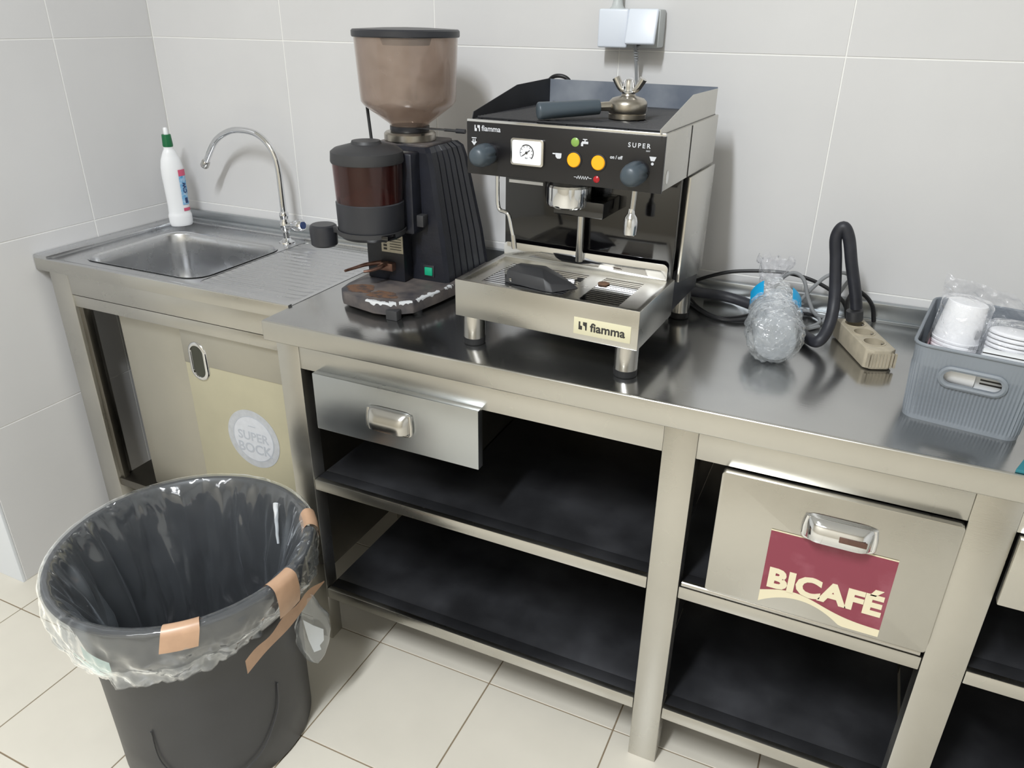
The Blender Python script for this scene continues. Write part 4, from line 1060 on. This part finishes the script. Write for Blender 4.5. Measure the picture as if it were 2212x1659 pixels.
mb = MB(); P2 = [fo(i/len(seq), 1.0) for i in range(0, len(seq), 6)]; P2.append(P2[0])
mb.tube([(p.x, p.y, p.z) for p in P2], 0.0028, n=8, smooth=1, cap=False); mb.build('rim', m_crate, bk)
def bw(x, y, z): return bk.matrix_basis @ Vector((x, y, z))
def cup_stack(loc, tilt, n, r0, r1, h, step, first, rest, group, lean_axis='X', ringed=True):
    """nested cups standing mouth down; every cup of the stack is a thing"""
    Mr = T(*loc) @ tilt
    me = MB().lathe([(r1-0.002, 0), (r1+0.0012, 0), (r1+0.0014, 0.003), (r1, 0.004), (r0, h-0.001), (r0-0.001, h), (0, h), (0, h-0.001), (r0-0.002, h-0.0015), (r1-0.002, 0.004)], n=40, closed=False).mesh('paper_cup', m_whiteT)
    for k in range(n):
        o = bpy.data.objects.new('white_cup', me); COL.objects.link(o)
        o.matrix_basis = Mr @ T(0, 0, k*step)
        tag(o, first if k == n-1 else rest % ORD[n-2-k], 'cup', group)
ORD = ['second', 'third', 'fourth', 'fifth', 'sixth', 'seventh', 'eighth', 'ninth', 'tenth', 'eleventh', 'twelfth', 'thirteenth', 'fourteenth', 'lowest']
tiltA = R(math.radians(-4), 'X') @ R(math.radians(5), 'Y')
cup_stack(bw(-0.044, -0.045, 0.045), tiltA, 12, 0.0295, 0.0345, 0.066, 0.0064, 'topmost white cup of the upturned stack at the left of the grey basket', '%s white cup from the top in the left stack of the grey basket', 'white cups in the left stack of the basket')
tiltB = R(math.radians(-8), 'X') @ R(math.radians(3), 'Y')
me = MB().lathe([(0.036, 0), (0.0385, 0.0005), (0.0388, 0.003), (0.0375, 0.0045), (0.0365, 0.0055), (0.035, 0.006), (0, 0.0064), (0, 0.005), (0.034, 0.0045), (0.036, 0.003)], n=44).mesh('white_lid', m_whiteT)
for k in range(15):  # nested white lids, filed under the cup category
    o = bpy.data.objects.new('white_lid', me); COL.objects.link(o)
    o.matrix_basis = T(*bw(0.040, -0.050, 0.04)) @ tiltB @ T(0, 0, k*0.0072)
    tag(o, 'topmost white lid of the stack at the right of the grey basket' if k == 14 else '%s white lid from the top in the right stack of the grey basket' % ORD[13-k-0 if 13-k < 14 else 0], 'cup', 'white lids in the right stack of the basket')
# bottom support: cardboard box under the stacks
tag(recenter(MB().box(-0.066, 0.066, -0.075, -0.005, 0.004, 0.036, 0.002, M=bk.matrix_basis).build('carton', m_paper), tuple(bw(0, -0.04, 0.004))), 'flat white carton on the bottom of the grey basket under the cup and lid stacks', 'box')
# white lying carton with black edge, front right
ct = thing('white_carton', 'white printed carton leaning inside the front right of the grey basket', 'box', tuple(bw(0.030, -0.108, 0.0045)), -0.15)
MB().box(-0.026, 0.044, -0.009, 0.010, 0, 0.128, 0.001).build('body', m_paper, ct)
mb = MB(); mb.box(-0.026, 0.044, -0.0094, -0.0088, 0.1255, 0.127)
for k in range(4): mb.box(-0.018, 0.02-0.006*(k % 2), -0.0096, -0.0089, 0.074+0.006*k, 0.0765+0.006*k)
mb.box(0.008, 0.014, -0.0096, -0.0089, 0.108, 0.116)
mb.build('print', m_ink, ct)
# small cup seen through the handle hole
tag(MB().lathe([(0, 0), (0.018, 0), (0.026, 0.05), (0.027, 0.052), (0.025, 0.05), (0, 0.048)], n=30, M=T(*bw(-0.006, -0.098, 0.085)) @ R(PI/2, 'Y') @ T(0, 0, -0.045)).build('small_cup', m_whiteT), 'small white cup lying sideways behind the handle hole of the basket', 'cup')
# dark red packet on the left wall of the basket
pk = thing('printed_packet', 'dark red and black printed packet standing against the left wall of the basket', 'packet', tuple(bw(-0.0755, -0.060, 0.004)), -0.15)
MB().box(-0.0015, 0.0015, -0.045, 0.045, 0.0, 0.122, 0.0005).build('body', m_packblack, pk)
mb = MB(); mb.box(0.0015, 0.0022, -0.040, 0.030, 0.055, 0.105); mb.build('red_print', m_redpack, pk)
mb = MB(); mb.text('Chef', 0.022, T(0.0026, -0.005, 0.104) @ R(PI/2, 'Z') @ R(PI/2, 'X'), shear=0.3) if False else mb.box(0.0015, 0.0024, -0.030, 0.010, 0.104, 0.112)
mb.build('pale_print', mat('pink_packet_lettering', (200, 150, 160), 0.5), pk)
mb = MB(); mb.box(0.0015, 0.0022, -0.040, 0.030, 0.042, 0.054); mb.build('green_print', m_packgreen, pk)
# grey label shapes on left stack
mb = MB()
def patch(a0, a1, z0, z1, r0=0.0352, r1=0.0310):
    def fn(t, v):
        a = a0+(a1-a0)*t; z = z0+(z1-z0)*v; rr = r0
        return Vector((rr*math.cos(a), rr*math.sin(a), z))
    mb.grid(fn, 8, 3)
# clear bags round the stacks
def sleeve(loc, tilt, r, h, name, label, seed):
    def fn(t, v):
        a = 2*PI*t; k = 1+0.05*nz(math.cos(a)*3+seed, math.sin(a)*3, v*6)+0.04*nz(math.cos(a)*8, math.sin(a)*8+seed, v*14)
        rr = r*k
        if v > 0.92: rr *= max(0.02, math.sqrt(max(0, 1-((v-0.92)/0.08)**2)))
        return (T(*loc) @ tilt) @ Vector((rr*math.cos(a), rr*math.sin(a), v*h))
    o = MB().grid(fn, 56, 26, closed_u=True).build(name, m_bagthin, angle=180)
    tag(recenter(o, tuple(loc)), label, 'bag'); return o
sleeve(bw(-0.044, -0.045, 0.045), tiltA, 0.0385, 0.147, 'clear_sleeve', 'clear plastic sleeve round the left stack of white cups in the basket', 2)
sleeve(bw(0.040, -0.050, 0.040), tiltB, 0.0425, 0.125, 'clear_sleeve', 'clear plastic sleeve round the right stack of white lids in the basket', 8)
# grey print on left stack sleeve
pr = MB(); mb = pr
for (z0, z1, w_) in ((0.085, 0.10, 0.35), (0.066, 0.073, 0.5), (0.056, 0.061, 0.55), (0.046, 0.051, 0.5), (0.036, 0.041, 0.45)):
    patch(-0.75-w_/2, -0.75+w_/2, z0, z1, 0.0358)
bmesh.ops.transform(pr.bm, matrix=T(*bw(-0.044, -0.045, 0.045)) @ tiltA, verts=pr.bm.verts)
sl = [o for o in bpy.data.objects if o.name == 'clear_sleeve'][0]
pr.build('grey_print', mat('pale_grey_cup_print', (168, 168, 170), 0.5), sl, world=True)
# tall crumpled film standing at the back of the basket
def tall(t, v):
    x = -0.080+0.19*t; 
    z = 0.07+0.125*v*(1-0.35*t+0.1*nz(t*5, 1, 2))
    y = 0.105-0.03*v+0.016*nz(t*6, v*4, 3)+0.009*nz(t*16, v*12, 7)
    return bk.matrix_basis @ Vector((x, y, z))
o = MB().grid(tall, 60, 36).build('clear_bag', m_bagthin, angle=180)
tag(recenter(o, tuple(bw(0, 0.1, 0.07))), 'crinkled clear bag standing up at the back of the grey basket', 'bag')
def bunch(t, v):
    a = 2*PI*t; b3 = PI*v
    k = 1+0.35*nz(math.cos(a)*2.5, math.sin(a)*2.5, b3*1.6)+0.2*nz(math.cos(a)*7, math.sin(a)*7, b3*5)
    return bk.matrix_basis @ Vector((0.015+0.038*k*math.cos(a)*math.sin(b3), 0.045+0.045*k*math.sin(a)*math.sin(b3), 0.075+0.052*k*math.cos(b3)))
o = MB().grid(bunch, 56, 36, closed_u=True).build('crumpled_bag', m_bag, angle=180)
tag(recenter(o, tuple(bw(0.015, 0.045, 0.03))), 'crumpled clear bag stuffed between the cup and lid stacks of the basket', 'bag')

# teal thing cut by the right edge of the frame
o = MB().prism([(2.240, -0.602), (2.46, -0.602), (2.46, -0.47), (2.290, -0.47)], H+0.0005, H+0.006, bev=0.001).build('teal_mat', m_teal)
tag(recenter(o, (2.34, -0.545, H)), 'teal plastic mat on the table edge in front of the grey basket', 'mat')

# ------------------------------------------------------------------ waste bin with liner
CX, CY, BH2 = 0.846, -0.906, 0.497
bn = thing('waste_bin', 'round black plastic waste bin lined with a clear bag on the tiled floor', 'bin', (CX, CY, 0))
prof = [(0.0, 0.004), (0.190, 0.004), (0.198, 0.0), (0.202, 0.006), (0.203, 0.10), (0.206, 0.25), (0.212, 0.335), (0.225, 0.41), (0.241, 0.470), (0.246, 0.488), (0.2535, 0.491), (0.2555, 0.495), (0.2530, 0.4985), (0.244, 0.4985), (0.237, 0.492), (0.233, 0.470),
        (0.219, 0.41), (0.206, 0.335), (0.200, 0.25), (0.197, 0.10), (0.194, 0.012), (0.0, 0.010)]
MB().lathe(prof, n=96).build('shell', m_bin, bn, angle=40)
mb = MB()
arc = [(-0.20, 0.20), (-0.19, 0.11), (-0.10, 0.05), (0.02, 0.045), (0.12, 0.075), (0.20, 0.15), (0.22, 0.22)]
mb.tube([(0.2075*math.cos(-0.72+a*3.0), 0.2075*math.sin(-0.72+a*3.0), z) for a, z in arc], 0.0018, n=6)
mb.build('moulded_line', m_bin, bn)
def hem_z(a):
    a = (a+PI) % (2*PI)-PI
    keys = [(-PI, 0.40), (-2.4, 0.37), (-1.75, 0.342), (-1.3, 0.346), (-0.75, 0.368), (-0.3, 0.393), (0.1, 0.40), (0.5, 0.385), (1.0, 0.41), (2.0, 0.43), (PI, 0.40)]
    for (a0, z0), (a1, z1) in zip(keys, keys[1:]):
        if a0 <= a <= a1: return z0+(z1-z0)*(a-a0)/(a1-a0)
    return 0.4
def bin_r(z):  # inner radius
    ks = [(0.0, 0.194), (0.10, 0.197), (0.25, 0.200), (0.335, 0.206), (0.41, 0.219), (0.470, 0.233), (0.5, 0.243)]
    for (z0, r0), (z1, r1) in zip(ks, ks[1:]):
        if z <= z1: return r0+(r1-r0)*(z-z0)/(z1-z0)
    return 0.243
def ridge(x): return 1-abs(2*(x-math.floor(x))-1)
def liner_fn(t, v):
    a = 2*PI*t; ca, sa = math.cos(a), math.sin(a)
    if v < 0.62:                      # inside, from bottom up
        q = v/0.62; z = 0.09+(0.497-0.09)*q; rr = bin_r(z)-0.004
        amp = 0.040*(1-q)**0.5+0.005
        fold = 1.3*abs(nz(ca*2.2+q*0.5, sa*2.2, q*1.0))+0.9*abs(nz(ca*4.5+q*0.9, sa*4.5-q*0.7, q*1.2+5))+0.35*abs(nz(ca*10, sa*10, q*3))
        rr -= amp*fold*1.3
    elif v < 0.70:                    # over the rim
        q = (v-0.62)/0.08; an = PI*q
        cx_, cz_ = 0.2485, 0.4985
        rr = cx_-0.0105*math.cos(an); z = cz_+0.0055*math.sin(an)+0.002*nz(ca*9, sa*9, 1)*math.sin(an)+0.001
    else:                             # skirt outside
        q = (v-0.70)/0.30; zb = hem_z(a)+0.007*nz(ca*7, sa*7, 2); z = 0.4985+(zb-0.4985)*q
        rr = 0.2595+0.012*math.sin(PI*min(1, q*1.3))*0.6-0.034*q**1.5
        rr += (0.014*nz(ca*4, sa*4, q*2)+0.016*(abs(nz(ca*8+q, sa*8, q*3.5))-0.1)+0.006*abs(nz(ca*19, sa*19, q*7)))*(q**0.5)
        rr = max(rr, bin_r(z)+0.010)
        # gathered bulge on the right
        rr += 0.010*math.exp(-((a-0.45)/0.25)**2)*q
    return Vector((rr*ca, rr*sa, z))
ln = MB().grid(liner_fn, 260, 60, closed_u=True).build('liner', m_liner, bn, angle=180)
def hem_fn(t, v):
    p = liner_fn(t, 0.885+0.115*v); k = math.hypot(p.x, p.y); g = (k+0.0025+0.002*nz(t*60, v*2, 3))/k
    return Vector((p.x*g, p.y*g, p.z))
MB().grid(hem_fn, 260, 12, closed_u=True).build('folded_hem', m_hem, bn, angle=180)
def strip_on(fn_r, a0, a1, z0f, z1f, name, m, par, n=14, th=0.0012, label=None):
    def fn(t, v):
        a = a0+(a1-a0)*t; za, zb = z0f(t), z1f(t); z = za+(zb-za)*v; rr = fn_r(z, t)
        return Vector((rr*math.cos(a), rr*math.sin(a), z))
    mb = MB(); mb.grid(fn, n, 10)
    return mb.build(name, m, par, angle=60, label=label)
def over_rim(a0, a1, zin, zout, name, wob=0.0):
    """tape folded over the rim: from inside (zin) over the top to outside (zout)"""
    path = []
    for k in range(7): z = zin+(0.497-zin)*k/6; path.append((bin_r(z)-0.0075, z))
    path += [(0.2415, 0.5065), (0.2485, 0.5085), (0.2575, 0.5055)]
    for k in range(8): z = 0.498+(zout-0.498)*k/7; q = (0.4985-z)/0.15; path.append((0.262+0.007*math.sin(PI*min(1, q*1.3))-0.030*max(0, q)**1.5+0.002, z))
    def fn(t, v):
        a = a0+(a1-a0)*t+wob*v*0.12; j = v*(len(path)-1); i = min(int(j), len(path)-2); g = j-i
        rr = path[i][0]*(1-g)+path[i+1][0]*g; z = path[i][1]*(1-g)+path[i+1][1]*g
        return Vector((rr*math.cos(a), rr*math.sin(a), z))
    MB().grid(fn, 8, 36).build(name, m_tape, bn, angle=60)
over_rim(math.radians(38), math.radians(52), 0.485, 0.470, 'tape')
over_rim(math.radians(-9), math.radians(4), 0.494, 0.425, 'tape', 0.4)
over_rim(math.radians(-50), math.radians(-36), 0.490, 0.462, 'tape', -0.6)
# loose tape strip hanging below the liner hem
strip_on(lambda z, t: 0.222+0.030*abs(2*t-0.9)**2+0.008, math.radians(-24), math.radians(34), lambda t: 0.343+0.022*t+0.004*math.sin(t*9), lambda t: 0.376+0.020*t-0.022*max(0, t-0.75)*4+0.004*math.sin(t*17), 'loose_tape', m_tape, bn, n=24, label='brown tape strip hanging below the liner')
strip_on(lambda z, t: 0.226, math.radians(-106), math.radians(-84), lambda t: 0.358, lambda t: 0.392, 'paper_scrap', m_palegreen, bn, label='pale green paper scrap')
# white smear inside the liner
mb = MB(); pts = []
for k in range(10):
    z = 0.475-0.010*k; a = math.radians(78)-0.010*k+0.004*math.sin(k*2.0); rr = bin_r(z)-0.012
    pts.append((rr*math.cos(a), rr*math.sin(a), z))
mb.tube(pts, lambda t: 0.0058-0.003*t, n=8, smooth=3); mb.build('tissue_twist', m_paper, bn)
# twisted liner tail with paper, hanging on the right
def tail(t, v):
    a = 2*PI*t; z = 0.375-0.185*v
    wd_ = 0.010+0.030*math.sin(PI*min(1, v*0.95))**1.2
    if v > 0.9: wd_ *= max(0.05, math.sqrt(max(0, 1-((v-0.9)/0.1)**2)))
    an = 0.38
    cx, cy = 0.243*math.cos(an), 0.243*math.sin(an)
    k = 1+0.15*nz(math.cos(a)*2, math.sin(a)*2, v*7)
    lx = wd_*k*math.cos(a); ly = 0.012*k*math.sin(a)*(0.4+math.sin(PI*v)*0.6)
    # long axis runs roughly across the view
    return Vector((cx+lx*0.55-ly*0.8, cy+lx*0.8+ly*0.55, z))
MB().grid(tail, 32, 30, closed_u=True).build('liner_tail', m_liner, bn, angle=180)
mb = MB(); an = 0.38; cx, cy = 0.243*math.cos(an), 0.243*math.sin(an)
Mt = T(cx, cy, 0) @ R(math.atan2(0.8, 0.55), 'Z')
b = bmesh.new(); q = [(-0.018, 0.320), (0.002, 0.295), (0.022, 0.275), (0.020, 0.245), (0.010, 0.235), (0.012, 0.222), (-0.004, 0.222), (-0.012, 0.26)]
f0 = [b.verts.new((x, -0.001, z)) for x, z in q]; f1 = [b.verts.new((x, 0.001, z)) for x, z in q]
b.faces.new(f0); b.faces.new(f1[::-1])
for i in range(len(q)): b.faces.new((f0[i], f0[(i+1) % 8], f1[(i+1) % 8], f1[i]))
bmesh.ops.recalc_face_normals(b, faces=b.faces); mb._merge(b, Mt, smooth=False); mb.build('paper_scrap', m_paper, bn, label='white paper scrap in the twisted liner end')

# small litter on the floor
def scrap(x, y, pts, m, label, cat, h=0.0012):
    o = MB().prism(pts, 0.0004, h).build('scrap', m); o.location = (x, y, 0); tag(o, label, cat); return o
scrap(0.975, -0.985, [(-0.012, -0.004), (0.0, -0.008), (0.010, -0.002), (0.016, 0.008), (0.004, 0.004), (-0.006, 0.006)], m_paper, 'tiny white paper scrap on the floor right of the waste bin', 'litter')
